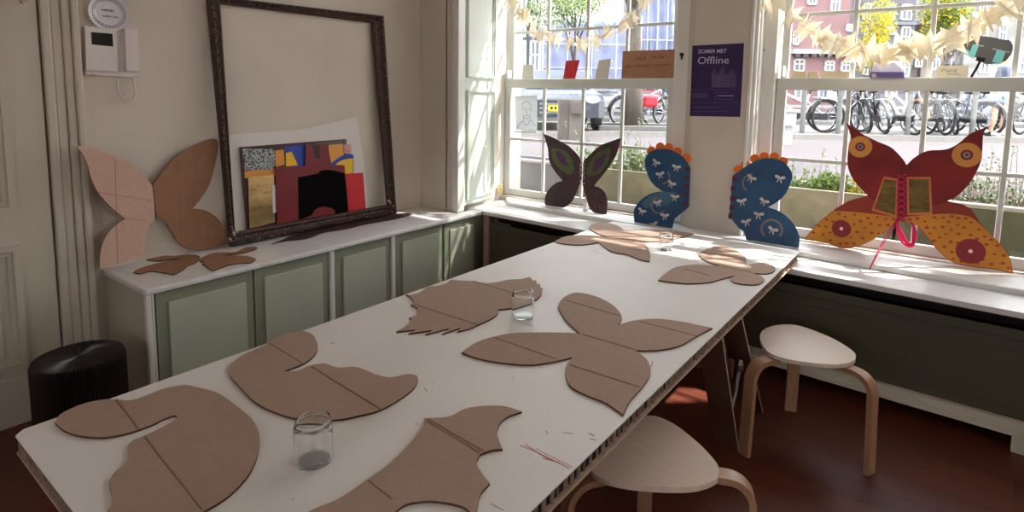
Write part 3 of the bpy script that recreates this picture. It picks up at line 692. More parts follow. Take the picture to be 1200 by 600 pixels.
OCH = mat('ochre_paper', (222, 150, 62), .7); YEL = mat('yellow_paper', (238, 186, 24), .6); BLU = mat('cobalt_paper', (38, 62, 158), .6)
Zc = lambda p: zoomed(p, 270, 160, 5)
sheet('speckled_patch', Zc([(70,72),(255,72),(265,150),(245,195),(85,200)]), -3.4125, SPK, None, .0004, parent=bd, off=.0008)
sheet('ochre_patch', Zc([(82,205),(260,185),(262,225),(85,245)]), -3.4125, OCH, None, .0004, parent=bd, off=.0008)
sheet('ochre_patch', Zc([(260,82),(312,76),(318,165),(265,178)]), -3.4125, OCH, None, .0004, parent=bd, off=.0012)
sheet('cobalt_patch', Zc([(318,60),(440,45),(438,168),(335,190)]), -3.4125, BLU, None, .0004, parent=bd, off=.0006)
sheet('yellow_patch', Zc([(325,98),(358,88),(395,168),(325,175)]), -3.4125, YEL, None, .0004, parent=bd, off=.0012)
sheet('orange_patch', Zc([(570,50),(658,42),(665,115),(590,158)]), -3.4125, mat('amber_paper', (228, 156, 74), .7), None, .0004, parent=bd, off=.0008)
sheet('patterned_edge', Zc([(662,48),(705,42),(708,95),(668,100)]), -3.4125, mat('red_white_print', (190, 60, 60), .7, rgb2=(220, 200, 196), noise=(150, .3)), None, .0004, parent=bd, off=.0006)
sheet('grey_top_strip', Zc([(480,38),(680,16),(682,42),(570,50)]), -3.4125, mat('grey_board', (96, 88, 82), .7), None, .0004, parent=bd, off=.0004)
bs = sheet('paper_sheet', Zc([(585,160,1),(620,135),(660,110),(700,100),(722,112,1),(722,455,1),(600,470,1)]), -3.4095, BLU, 'blue sheet with a yellow half round, right of the collage board', .0015, 'paper sheet', sub=3)
sheet('yellow_half_round', Zc([(618,160),(650,140),(690,130),(718,128),(718,214),(640,222)]), -3.4095, YEL, None, .0004, parent=bs, off=.0006)
gm = mat('gold_foil', (206, 178, 128), .24, 1, bump=(4, .7), stretch=(1, 1, 1.6))
sheet('foil_sheet', Zc([(104,240),(256,225),(262,500),(112,545)]), -3.405, gm, 'shiny gold foil sheet at the left of the stack inside the frame', .002, 'foil sheet')
rs = sheet('acrylic_panel', Zc([(442,48),(575,42),(582,165),(668,168),(695,450),(275,520),(262,180),(440,172)]), -3.399, mat('dark_red_acrylic', (118, 4, 18), .45), 'dark red stepped panel in the middle of the stack inside the frame', .004, 'panel')
sheet('black_arch', Zc([(395,240,1),(520,215,1),(520,205),(560,195),(610,200),(668,215,1),(692,450,1),(615,465,1),(605,425),(545,412),(500,425),(475,462,1),(400,490,1)]), -3.399, mat('black_felt', (6, 3, 4), .9, spec=.1), None, .0006, parent=rs, off=.0010, sub=3)
sheet('panel_slot', Zc([(480,52),(522,50),(525,130),(495,125)]), -3.399, mat('deep_maroon', (44, 6, 12), .5), None, .0004, parent=rs, off=.0006)
sheet('acrylic_panel', Zc([(676,218),(777,212),(795,440),(695,455)]), -3.4045, mat('bright_red_panel', (206, 24, 38), .35), 'bright red upright panel at the right of the stack inside the frame', .003, 'panel')
sheet('paper_sheet', Zc([(245,285),(262,283),(268,445),(250,450)]), -3.4035, mat('white_strip', (214, 208, 214), .6), 'narrow white strip between the gold foil and dark red panel', .001, 'paper sheet')

# standing cardboard butterfly against the wall
Zb = lambda p: zoomed(p, 80, 150, 3.3333)
t = empty('cardboard_butterfly', (-3.43, 1.3, ZT), 'large upright cardboard butterfly leaning on the wall between intercom and picture frame', 'cardboard cutout')
fold = onx((179, 240), -3.435); 
pL = Plane(fold, (.09, -.33, 0), (0, 0, 1)); pR = Plane(fold, (-.012, .42, 0), (0, 0, 1))
def sgn(pl): return 1 if pl.n.dot(EYE-pl.o) > 0 else -1
s1 = sgn(pL)
o = B().prism(ptrace(pL, Zb([(30,70,1),(100,78),(180,110),(240,140),(290,180),(325,225,1),(333,290),(333,355),(310,385),(298,430),(295,495,1),(200,530,1),(120,550,1),(122,490),(140,430),(175,385),(220,355,1),(160,305),(110,245),(85,190),(75,150),(55,105)]), 4), pL, 0, s1*.005, 0, 1)
for a, c_ in (((134,186),(137,309)), ((112,225),(176,235)), ((146,256),(170,258))):
    o.prism(strip([pL.tr(a), pL.tr(c_)], .002), pL, s1*.0051, s1*.0056, 2)
o.build('wing_half', [CARDP, CARDD, CREASE], t)  # paler pink copy of the board, window light painted into its colour
s2 = sgn(pR)
o = B().prism(ptrace(pR, Zb([(328,222,1),(370,165),(420,110),(490,70),(560,42),(585,60),(575,130),(550,220),(520,270),(485,315,1),(530,320),(580,350),(610,400),(612,450,1),(560,470),(480,475),(430,445),(395,390),(370,355),(345,350,1)]), 4), pR, 0, s2*.005, 0, 1)
for a, c_ in (((225,174),(234,236)), ((238,248),(246,290)), ((207,184),(212,282))):
    o.prism(strip([pR.tr(a), pR.tr(c_)], .002), pR, s2*.0051, s2*.0056, 2)
o.build('wing_half', [CARDB, CARDD, CREASE], t)  # same board in darker brown, the shade on this half painted in
# ================================================================== PAINTED BUTTERFLIES ON THE SILL
ZB = ZT+.03
def face(pl): return 1 if pl.n.dot(EYE-pl.o) > 0 else -1
def layer(par, name, m_, plane, pts, lo, hi, sub=4, raw=False):
    s1 = face(plane); pp = pts if raw else ptrace(plane, pts, sub)
    return B().prism(pp, plane, s1*lo, s1*hi).build(name, m_, par)
# --- dark butterfly
Zd = lambda p: zoomed(p, 590, 120, 3.5294)
dpn = Plane((-2.3, 3.90, ZB), (1, -.02, 0), (0, .09, .5))
t = empty('painted_butterfly', (-2.3, 3.88, ZB), 'dark plum butterfly with green and purple eye marks, laced down the middle, on the sill', 'painted butterfly')
PLUM = mat('plum_black_paint', (52, 30, 36), .55, rgb2=(78, 44, 54), noise=(14, .3), bump=(30, .2)); GLEAF = mat('leaf_green_paint', (78, 92, 50), .6, noise=(30, .2)); PURP = mat('purple_paint', (82, 30, 84), .6, noise=(40, .2))
def clampbase(pp, v0=.0012): return [(p[0], max(p[1], v0)) for p in pp]
for P_ in ([(165,128,1),(215,150),(270,180),(310,220),(325,250,1),(325,300),(318,335),(290,400),(260,430),(220,440),(175,430,1),(172,400),(185,365),(215,335),(248,325,1),(210,280),(190,240),(185,190)],
           [(332,245,1),(360,215),(400,180),(450,160),(485,148,1),(480,180),(460,230),(420,290),(375,345,1),(410,360),(430,395),(428,462,1),(390,464),(360,440),(345,400),(335,360),(328,330)]):
    B().prism(clampbase(ptrace(dpn, Zd(P_), 4)), dpn, 0, .006).build('wing_half', PLUM, t)
for P_, m_, h in (([(198,188,1),(250,198),(285,235),(294,285),(272,300),(230,270),(203,232)], GLEAF, .007), ([(215,200,1),(245,213),(265,250),(264,266),(235,245)], PURP, .0078),
                  ([(447,183,1),(440,230),(410,285),(370,305),(345,300),(355,255),(390,210)], GLEAF, .007), ([(427,213,1),(415,250),(385,285),(370,280),(380,245),(400,225)], PURP, .0078)):
    layer(t, 'eye_mark', m_, dpn, Zd(P_), .006, h)
q = B(); CORD = mat('white_cord', (220, 206, 190), .8)
for i in range(5):
    y = 253+i*20
    q.tube([dpn.at(*dpn.tr(p), .008) for p in Zd([(317, y+14), (338, y)])], .0028, 5)
    if i < 3: q.tube([dpn.at(*dpn.tr(p), .009) for p in Zd([(318, y), (337, y+14)])], .0028, 5)
q.build('lacing', CORD, t)
q = B(); rd = random.Random(4)
for i in range(60):
    c_ = Zd([(rd.uniform(355, 425), rd.uniform(360, 450))])[0]
    q.prism(disc(dpn.tr(c_), rd.uniform(.0015, .003), 5), dpn, .006, .0066)
q.build('gold_flecks', mat('gold_flecks', (170, 120, 90), .4), t)
q = B(); c0 = dpn.tr((684, 246)); 
q.tube([dpn.at(c0[0], .004, -.03), dpn.at(c0[0]-.004, .06, -.028), dpn.at(c0[0]-.002, .13, -.02)], [.022, .02, .008], 12)
q.build('prop', mat('white_prop', (232, 226, 216), .3), t, smooth=True)

# --- blue dragon wings
BLUE = mat('sea_blue_paint', (26, 66, 108), .5, rgb2=(42, 92, 134), noise=(6, .2), bump=(14, .25)); ORG = mat('orange_card', (236, 116, 30), .6); WINE = mat('wine_red_card', (92, 22, 40), .6)
SHELL = mat('silver_ribbon', (214, 206, 204), .35); RING = mat('brown_ring', (136, 120, 120), .6); BLUE2 = mat('pale_blue_wash', (68, 110, 140), .6, noise=(10, .1))
def bow(q, pl, c, s, ang, off):
    """a small ribbon bow: two loops, knot and two tails"""
    u, v = pl.tr(c)
    ex = pl.u*math.cos(ang)+pl.v*math.sin(ang); ey = -pl.u*math.sin(ang)+pl.v*math.cos(ang); f = face(pl); M3 = Matrix((ex, ey, pl.n)).transposed()
    o = pl.at(u, v, f*off)
    for sg in (-1, 1):
        q.ell(o+ex*sg*s*.55+ey*s*.12, (s*.52, s*.36, s*.32), n=8, M=M3 @ Matrix.Rotation(sg*.35, 3, 'Z'))
        q.tube([o, o+ex*sg*s*.25-ey*s*.5, o+ex*sg*s*.4-ey*s*.95], s*.12, 5)
    q.ell(o, (s*.16, s*.2, s*.3), n=6)
def blue_wing(name_label, pl, outline, scallops, rs, bows, dashes, rings, patch, zz):
    f = face(pl)
    t = empty('painted_wing', tuple(pl.o), name_label, 'painted wing')
    pp = clampbase(ptrace(pl, zz(outline), 5), .001)
    B().prism(pp, pl, 0, f*.006).build('wing', BLUE, t)
    q = B()
    for p in scallops: c_ = pl.tr(zz([p])[0]); q.prism(disc(c_, rs, 14), pl, -f*.004, -f*.0005)
    ax, bx = pl.tr(zz([scallops[0]])[0]), pl.tr(zz([scallops[-1]])[0])
    q.build('scallop_crest', ORG, t)
    if patch: layer(t, 'pale_wash', BLUE2, pl, zz(patch), .006, .0066)
    for p in dashes: c_ = pl.tr(zz([p])[0]); B().prism([(c_[0]-.016, c_[1]-.018), (c_[0]+.014, c_[1]-.014), (c_[0]+.014, c_[1]+.012), (c_[0]-.016, c_[1]+.016)], pl, f*.006, f*.0085).build('spine_spot', WINE, t)
    for (c_, r, a0, a1) in rings:
        q = B()
        c0 = pl.tr(zz([c_])[0]); pts = [(c0[0]+r*math.cos(a0+(a1-a0)*k/16), c0[1]+r*math.sin(a0+(a1-a0)*k/16)) for k in range(17)]
        q.prism(strip(pts, .012), pl, f*.006, f*.0075); q.build('painted_ring', RING, t)
    for i, p in enumerate(bows):
        q = B(); bow(q, pl, zz([p])[0], .031, ((i*37) % 11-5)*.09, .012); q.build('ribbon_bow', SHELL, t, smooth=True)
    return t
zl = lambda p: zoomed(p, 745, 160, 5.4545); zr = lambda p: zoomed(p, 850, 170, 4.8)
blA = Plane((-1.62, 3.80, ZB), (1, -.03, 0), (0, .16, 1)); blB = Plane((-.85, 3.80, ZB), (1, .02, 0), (0, .2, 1))
blue_wing('blue painted cardboard wing half leaning on the pillar side of the left window', blA,
    [(85,105),(65,150),(65,200),(90,270),(130,320),(180,352,1),(110,362),(50,395),(10,435),(-10,480),(-6,560),(-2,620,1),(225,640,1),(245,540),(262,515),(340,450,1),(350,200,1),(330,165),(290,120),(220,85),(150,80)],
    [(100,92),(155,68),(210,72),(265,98),(322,140)], .034, [(135,165),(265,195),(160,240),(235,300),(255,385),(145,420),(45,475),(190,505),(120,560)],
    [(335,210),(330,262),(328,320),(325,375),(322,430)], [((180,258),.045,-1.6,1.0), ((150,440),.055,-4.4,-.6)], [(190,352,1),(260,360),(240,400),(200,440),(120,440),(70,460),(40,430),(100,375)], zl)
blue_wing('blue painted cardboard wing half leaning beside the pillar by the right window', blB,
    [(52,165,1),(90,140),(150,100),(220,75),(300,82),(345,110),(372,150),(375,190),(345,265),(300,315),(240,350,1),(310,375),(370,425),(405,480),(418,530),(412,580),(405,620,1),(122,600,1),(118,530),(100,485),(75,465),(35,415,1),(22,410),(30,330),(35,260),(42,180)],
    [(72,138),(112,112),(165,76),(218,64),(275,66),(325,92)], .029, [(150,185),(310,185),(95,315),(220,315),(190,390),(120,430),(270,475)],
    [(55,190),(47,245),(43,300),(40,350),(33,398)], [((150,215),.055,1.6,4.3), ((262,475),.06,-.6,4.0)], None, zr)

# --- red and yellow butterfly
rdp = Plane((-.2, 3.985, ZB), (1, .02, 0), (0, .10, 1)); f = face(rdp); zq = lambda p: zoomed(p, 900, 120, 2.7267)
t = empty('painted_butterfly', (-.2, 3.985, ZB), 'big red and yellow painted butterfly with pink ribbons standing on the right window sill', 'painted butterfly')
RED = mat('crimson_paint', (118, 12, 18), .6, rgb2=(146, 22, 22), noise=(5, .2), bump=(10, .3)); YW = mat('mustard_paint', (208, 134, 20), .5, noise=(6, .12), bump=(12, .2)); ORP = mat('orange_fade', (150, 44, 22), .55, noise=(6, .2))
rout = [(250,65,1),(300,100),(350,125),(395,145),(430,180),(443,200,1),(470,175),(510,155),(570,150),(610,130),(650,98),(720,72,1),(690,95),(685,150),(680,190),(650,250),(610,295),(572,315,1),(640,335),(690,400),(740,450),(770,490),(783,548,1),(730,535),(650,525),(590,510),(540,470),(500,420),(470,390),(430,380),(400,390),(350,430),(300,455),(240,467),(190,450),(118,437,1),(150,395),(210,345),(260,315),(320,298,1),(275,250),(255,200),(258,140),(265,110)]
B().prism(clampbase(ptrace(rdp, zq(rout), 4), .001), rdp, 0, f*.007).build('wings', RED, t)
lowL = [(121,436,1),(150,397),(212,346,1),(300,352),(410,366,1),(426,381),(400,389),(350,429),(300,453),(240,465),(190,449)]
lowR = [(432,366,1),(520,358),(590,356),(650,368),(692,404,1),(738,450),(768,490),(780,545,1),(730,533),(650,523),(590,508),(541,468),(502,419),(471,389),(440,381)]
fadeL = [(214,345,1),(262,316),(318,300,1),(405,350,1),(410,368,1),(300,356)]; fadeR = [(435,368,1),(530,330,1),(573,318,1),(640,337),(688,400,1),(650,370),(590,358)]
for P_, m_, h in ((fadeL, ORP, .0074), (fadeR, ORP, .0074), (lowL, YW, .0078), (lowR, YW, .0078)):
    B().prism(clampbase(ptrace(rdp, zq(P_), 4), .0015), rdp, f*.007, f*h).build('lower_wing_paint', m_, t)
q = B(); rd = random.Random(9)
for P_, ex in ((lowL, ((235,403),34)), (lowR, ((647,475),42))):
    poly = spline(P_, 3); n_ = 0; got = []
    for _ in range(4000):
        p = (rd.uniform(118, 785), rd.uniform(335, 548))
        if not inside(p, poly) or math.hypot(p[0]-ex[0][0], p[1]-ex[0][1]) < ex[1]: continue
        if any(math.hypot(p[0]-g_[0], p[1]-g_[1]) < 20 for g_ in got): continue
        if not all(inside((p[0]+dx, p[1]+dy), poly) for dx, dy in ((9,0),(-9,0),(0,8),(0,-8))): continue
        got.append(p)
    for p in got:
        c_ = rdp.tr(zq([p])[0]); r = rd.uniform(.008, .0115); q.prism(disc(c_, r, 8, r*.75), rdp, f*.0078, f*.0083)
q.build('red_dots', mat('red_dots', (176, 62, 28), .6), t)
def spot(c, rs_, ms_):
    for i, (r, m_) in enumerate(zip(rs_, ms_)):
        c0 = rdp.tr(zq([c])[0]); B().prism(disc(c0, r, 20, r*1.03), rdp, f*(.007), f*(.0086+.0006*i)).build('wing_spot', m_, t)
OY = mat('orange_spot', (224, 150, 62), .5); DR = mat('dark_red_spot', (138, 14, 28), .5); LV = mat('lavender_spot', (150, 126, 140), .5); PK = mat('pale_bead', (250, 214, 196), .3)
spot((295,142), (.062, .026, .016, .006), (OY, DR, LV, BLACK)); spot((635,168), (.066, .028, .017, .006), (OY, DR, LV, BLACK))
spot((235,403), (.052, .010), (DR, PK)); spot((647,475), (.066, .010), (DR, PK))
GB = mat('bronze_foil', (86, 62, 26), .35, .7, rgb2=(120, 96, 48), noise=(18, .3), bump=(14, .8), stretch=(1, 1, 3))
for P_ in ([(370,237),(415,243),(412,368),(332,345)], [(443,238),(520,238),(525,358),(445,360)]):
    pp = [rdp.tr(p) for p in zq(P_)]; B().prism(pp, rdp, f*.007, f*.0095).build('panel_border', mat('salmon_border', (214, 118, 72), .6), t)
    cx = sum(p[0] for p in pp)/4; cy = sum(p[1] for p in pp)/4
    B().prism([(cx+(p[0]-cx)*.82, cy+(p[1]-cy)*.88) for p in pp], rdp, f*.009, f*.0105).build('foil_window', GB, t)
PINK = mat('hot_pink_ribbon', (240, 40, 120), .4, noise=(30, .15), trans=.3)
q = B()
for i in range(8):
    y = 232+i*19
    q.tube([rdp.at(*rdp.tr(p), f*.013) for p in zq([(413, y+12), (428, y+3), (441, y-2)])], .006, 6, flat=(1, .5))
    q.tube([rdp.at(*rdp.tr(p), f*.015) for p in zq([(414, y-2), (427, y+5), (440, y+13)])], .005, 6, flat=(1, .5))
q.build('ribbon_lacing', mat('deep_pink_ribbon', (196, 30, 78), .35), t)
q = B()
tail = [(417,372),(412,392),(400,420),(380,455),(352,495),(325,532)]
pts = [rdp.at(*rdp.tr(p), f*.016) for p in zq(tail)]
pe = onz(zq([(325, 532)])[0], ZB+.004)
pts2 = [pts[0].lerp(pe, (i/8)**1.0)+Vector((0, .0, .02*math.sin(PI*i/8))) for i in range(9)]
for dx in (-.008, .008): q.tube([p+Vector((dx*(1-i/9), dx*.3, 0)) for i, p in enumerate(pts2)], .0055, 6, flat=(1, .4))
for off in (0, 10, 18):
    loop = [(412,378),(414+off*.3,400),(418+off,430),(440+off*.5,455-off*.4),(462,458-off*.5),(472-off*.5,430),(470-off*.3,400),(458-off*.2,385)]
    q.tube([rdp.at(*rdp.tr(p), f*.018) for p in spline(zq(loop), 4, False)], .0055, 6, flat=(1, .4))
q.build('ribbon_tails', PINK, t, smooth=True)

# ================================================================== POSTER
pp_ = Plane((0, 3.8995, 0), (1, 0, 0), (0, 0, 1)); f = face(pp_)
t = empty('poster', tuple(ony((840, 95), 3.899)), 'dark purple poster with white lettering on the pillar between the windows', 'poster')
NAVY = mat('deep_violet_print', (46, 22, 82), .45); PR = mat('lilac_print', (206, 196, 214), .6); PRD = mat('dim_lilac_print', (128, 112, 152), .6)
quad = [(811.5,53.5),(872,50.5),(867.5,137),(808.5,136)]
Q = [pp_.tr(p) for p in quad]
B().prism(Q, pp_, 0, f*.0015).build('sheet', NAVY, t)
zp = lambda p: zoomed(p, 800, 45, 6)
a = pp_.tr(zp([(108, 105)])[0]); b_ = pp_.tr(zp([(312, 100)])[0])
tl = Plane(pp_.at(*a, f*.0016), (b_[0]-a[0], 0, b_[1]-a[1]), (0, 0, 1)); w_ = math.hypot(b_[0]-a[0], b_[1]-a[1])
text_mesh('ZOMER MET', .034, tl, 0, 0, .0005, PR, t, sx=w_/.190, bold=.0004)
a = pp_.tr(zp([(103, 180)])[0]); b_ = pp_.tr(zp([(330, 176)])[0])
tl = Plane(pp_.at(*a, f*.0016), (b_[0]-a[0], 0, b_[1]-a[1]), (0, 0, 1)); w_ = math.hypot(b_[0]-a[0], b_[1]-a[1])
text_mesh('Offline', .068, tl, 0, 0, .0005, PR, t, sx=w_/.188)
q = B()
def ln(p0, p1, w=.0015, mi=0): q.prism(strip([pp_.tr(x) for x in zp([p0, p1])], w), pp_, f*.0015, f*.002, mi)
rd = random.Random(2)
for x0, x1, yt in ((205,240,225),(240,265,250),(262,295,205),(295,330,250),(330,380,225)):
    for k in range(7): ln((x0+(x1-x0)*k/7, yt+rd.uniform(0, 25)), (x0+(x1-x0)*k/7, 345), .0012)
    ln((x0, yt+20), ((x0+x1)/2, yt-8)); ln(((x0+x1)/2, yt-8), (x1, yt+20))
for k in range(9): ln((205, 260+k*10), (380, 255+k*10), .0009)
ln((60,362),(415,360), .001); ln((235,362),(232,450), .001); ln((55,455),(410,450), .001)
q.build('line_drawing', PRD, t)
q = B()
for y, x0, x1 in ((385,70,165),(393,70,160),(401,70,185),(409,70,180),(417,70,158),(380,255,330),(430,250,345),(482,72,270),(490,72,190),(512,70,310)):
    x = x0
    while x < x1: l_ = rd.uniform(3, 9); ln((x, y), (x+l_, y-.3), .0022); x += l_+2.5
x = 250
while x < 358: ln((x, 403), (x+5, 403), .005, 1); x += 8
q.build('small_print', [PRD, PR], t)

# ================================================================== CARDS ON THE MEETING RAILS
def upright(name, pts, y, m_, label, cat, th=.002, lean_=.02, group=None, yaw_=0, z0=None):
    c_ = ony(pts[0], y); pl = Plane((c_.x, y, 1.7225), (1, yaw_, 0), (0, lean_, .15))
    pp = [pl.tr(p) for p in pts]; mn = min(p[1] for p in pp)
    pp = [(p[0], max(.0006, p[1]) if p[1] < .02 else p[1]) for p in pp]
    o = B().prism(pp, pl, 0, face(pl)*th).build(name, m_); tag(o, label, cat, group); return o, pl
YR = YS+.006
upright('card', [(612,92.5),(625.5,92.5),(625,76),(613,76)], YR, mat('white_card', (226, 222, 212), .6), 'blank white card standing on the left window rail near the shutter', 'card')
c_, pl = upright('card', [(660,92.5),(674,92.5),(679.5,70.5),(663.5,71)], YR, mat('red_card', (206, 38, 48), .5, noise=(30, .15)), 'bright red card standing on the left window rail', 'card')
upright('card', [(697,92.5),(713,92),(716.5,69),(702,70.5)], YR, mat('cream_card', (222, 216, 206), .6), 'cream card standing on the left window rail right of the red card', 'card')
c_, pl = upright('cardboard_sign', [(728.5,92),(789.5,92),(791,58),(730,60)], YR, mat('sign_cardboard', (172, 126, 100), .8, noise=(20, .08)), 'brown cardboard sign with two handwritten lines on the left window rail', 'sign', .004)
q = B(); fz = .0042*face(pl)
scribble(pl, (745,69), (757,69), 0, .014, 5, 1, .003, fz, q); scribble(pl, (765,68), (779,67), 0, .012, 6, 2, .003, fz, q); scribble(pl, (732,78.5), (740,78.5), 0, .010, 4, 8, .003, fz, q); scribble(pl, (744,78), (786,76), 0, .009, 18, 3, .0028, fz, q)
q.build('handwriting', mat('brown_marker', (92, 34, 26), .6), c_)
BC = mat('beige_card', (226, 214, 190), .6, trans=.25)
for pts, lb in (([(928,92.5),(945,92.5),(945,84),(928.5,83)], 'small beige card at the left end of the right window rail'), ([(946,92.5),(959,92.5),(958,83.5),(946.5,84)], 'small beige card second from the left on the right window rail'), ([(961,92.5),(993,92.5),(994,84),(962,83)], 'wide pale beige card on the right window rail beside the small beige ones')):
    upright('card', pts, YR, BC, lb, 'card')
VB = mat('violet_card', (104, 82, 156), .5)
c_, pl = upright('card_box', [(1020,92.5),(1060,92.5),(1060,84.5),(1021,84.5)], YR, VB, 'low violet box on the right window rail under a clear lid', 'box', .03, 0)
B().prism([pl.tr(p) for p in [(1022,84.5),(1058,84.5),(1055,76),(1027,75)]], pl, 0, face(pl)*.028).build('clear_lid', mat('frosted_lid', (206, 202, 216), .4, trans=.5), c_)
B().prism([pl.tr(p) for p in [(1022.5,91),(1027.5,91),(1027.5,86.5),(1022.5,86.5)]], pl, 0, face(pl)*.031).build('pale_square_mark', mat('pale_mark', (190, 184, 206), .6), c_)
c_, pl = upright('card', [(1096,92.5),(1134,92.5),(1135,76.5),(1098,77.5)], YR, mat('white_note', (232, 226, 212), .6, trans=.25), 'white card with a pencilled word on the right window rail', 'card')
q = B(); scribble(pl, (1102,82), (1122,84), 0, .012, 7, 12, .0022, .0022*face(pl), q); scribble(pl, (1110,87), (1126,88), 0, .006, 8, 15, .002, .0022*face(pl), q); q.build('handwriting', mat('grey_pencil', (140, 136, 132), .7), c_)
# grey paddle prop with turquoise strips
pl = Plane((.1, YS+.005, 1.7225), (1, 0, 0), (0, .03, .3)); f = face(pl); zt = lambda p: zoomed(p, 1120, 0, 7.5)
t = empty('shoe_rest_paddle', tuple(ony((1139, 92), YS)), 'rounded grey board with two turquoise strips on a black stick at the right window', 'prop')
t.name = 'paddle_prop'
B().prism(clampbase(ptrace(pl, zt([(95,480),(40,430),(60,370),(120,330),(230,320),(330,330),(420,350),(470,355),(500,400),(490,470),(430,540),(340,560),(250,560),(170,500)]), 4), .02), pl, 0, f*.004).build('grey_board', mat('slate_card', (126, 128, 132), .6, trans=.3), t)
for P_ in ([(150,390),(205,398),(160,515),(95,480),(100,430),(125,460)], [(365,435),(438,455),(400,565),(318,545)]):
    B().prism([pl.tr(p) for p in zt(P_)], pl, f*.004, f*.006).build('turquoise_strip', mat('turquoise_tape', (150, 245, 255), .5), t)
for P_ in ([(165,388),(245,402),(245,412),(165,398)], [(322,425),(475,458),(475,467),(322,435)]):
    B().prism([pl.tr(p) for p in zt(P_)], pl, f*.004, f*.0075).build('white_tab', WHITE, t)
q = B(); a = pl.at(*pl.tr((1150, 69)), f*.012); b_ = pl.at(*pl.tr((1143.5, 82)), f*.012); e_ = pl.at(*pl.tr((1138, 92.5)), f*.004); e_.z = max(e_.z, 1.724)
q.tube([a, b_, e_], .0065, 8); a1 = pl.at(*pl.tr((1144, 69)), f*.012); a2 = pl.at(*pl.tr((1154, 71)), f*.012); q.tube([a1, a2], .011, 8, flat=(1, .6)); q.build('black_stick', BLACK, t)
# portrait drawing taped to the left window
pl = Plane((0, YS+.013, 0), (1, 0, 0), (0, 0, 1)); f = face(pl); zf = lambda p: zoomed(p, 580, 60, 5)
t = empty('portrait_drawing', tuple(ony((616, 157), YS+.01)), 'pale pencil portrait drawing taped inside the left window', 'drawing')
PG = mat('grey_paper', (214, 216, 218), .8, trans=.5, noise=(30, .05)); 
B().prism([pl.tr(p) for p in zf([(118,262),(248,258),(246,470),(240,462),(122,462)])], pl, 0, f*.0012).build('paper', PG, t)
hd = [(165,320),(172,303),(190,300),(205,310),(210,340),(205,370),(195,390),(180,392),(168,375),(162,345)]
q = B(); GP = mat('pencil_line', (130, 126, 132), .8)
for P_ in ([(163,345),(160,315),(175,297),(200,300),(212,325),(210,355)], [(170,338),(180,336)], [(192,337),(203,338)], [(186,340),(184,360),(190,362)], [(178,374),(188,377),(197,373)], [(168,375),(168,412)], [(204,372),(206,405)], [(130,450),(160,412),(175,430),(195,430),(210,405),(238,440)], [(170,385),(182,395),(196,392)]):
    q.prism(strip(spline([pl.tr(p) for p in zf(P_)], 4, False), .0045), pl, f*.0016, f*.0021)
q.build('pencil_lines', GP, t)
q = B()
for P_ in ([(115,466),(248,472),(250,480),(115,475)],): q.prism([pl.tr(p) for p in zf(P_)], pl, 0, f*.006)
q.build('paper_holder', FRAMEW, t)

# ================================================================== PAPER BIRD GARLANDS
PB = mat('cream_bird_paper', (250, 244, 230), .75, noise=(12, .03), trans=.55)
def bird_mesh(s, seed):
    rd = random.Random(seed); b = B()
    k = s
    half = [(0, .55), (.10, .30), (.50, .62), (.42, .20), (.80, .10), (.40, -.08), (.34, -.55), (.10, -.22), (0, -.62)]
    ang = rd.uniform(.25, .9)
    for sg in (1, -1):
        vs = [Vector((p[0]*math.cos(ang)*sg, p[0]*math.sin(ang), p[1]))*k for p in half]
        nn = Vector((0, .0012, 0)); n = len(vs)
        fs = [tuple(t_) for t_ in tessellate_polygon([[Vector((p[0], p[1], 0)) for p in half]])]
        b.add(vs, fs); b.add([v+nn for v in vs], [t_[::-1] for t_ in fs])
        k0 = len(b.v)-2*n
        for i in range(n): b.f.append([k0+i, k0+(i+1) % n, k0+n+(i+1) % n, k0+n+i]); b.m.append(0)
    return b
def garland(label, px, y, sizes, seed):
    pts = [ony(p, y+.0) for p in px]
    t = empty('paper_garland', tuple(pts[len(pts)//2]), label, 'garland')
    org = Vector(t['_o']); rd = random.Random(seed)
    P2 = spline([(p.x, p.z) for p in pts], 6, False)
    B().tube([(a, y, c_) for a, c_ in P2], .0015, 5).build('string', mat('white_thread', (226, 220, 210), .8), t)
    for i, p in enumerate(pts):
        b = bird_mesh(sizes[i % len(sizes)]*rd.uniform(.9, 1.1), seed*31+i)
        R3 = Matrix.Rotation(rd.uniform(-.9, .9), 3, 'Y') @ Matrix.Rotation(rd.uniform(-.8, .8), 3, 'Z') @ Matrix.Rotation(rd.uniform(-.3, .3), 3, 'X')
        b.v = [R3 @ v + p + Vector((0, rd.uniform(-.01, .01), -.01)) for v in b.v]
        b.build('paper_bird', PB, t)
garland('cream paper bird garland draped across the top of the left window', [(592,-14),(598,2),(606,12),(613,20),(622,30),(634,38),(650,44),(665,48),(681,50),(697,48),(712,38),(726,28),(741,18),(753,2),(768,-16)], 3.86, [.125, .11, .12], 3)
garland('cream paper bird garland draped across the top of the right window', [(893,-18),(905,0),(922,16),(940,30),(958,42),(978,50),(996,56),(1014,62),(1032,62),(1052,62),(1072,56),(1092,50),(1114,44),(1136,32),(1158,20),(1182,10),(1204,-8),(1226,-26)], 3.85, [.14, .16, .13, .155], 5)

# ================================================================== OUTSIDE
FH = Vector((fwd.x, fwd.y, 0)).normalized(); TH = Vector((FH.y, -FH.x, 0))
def atD(px, D, z=0):
    d = ray((px, 114)); k = D/(d.x*FH.x+d.y*FH.y); return Vector((d.x*k, d.y*k, z))
SZ, QZ = .80, .87                         # street and quay levels
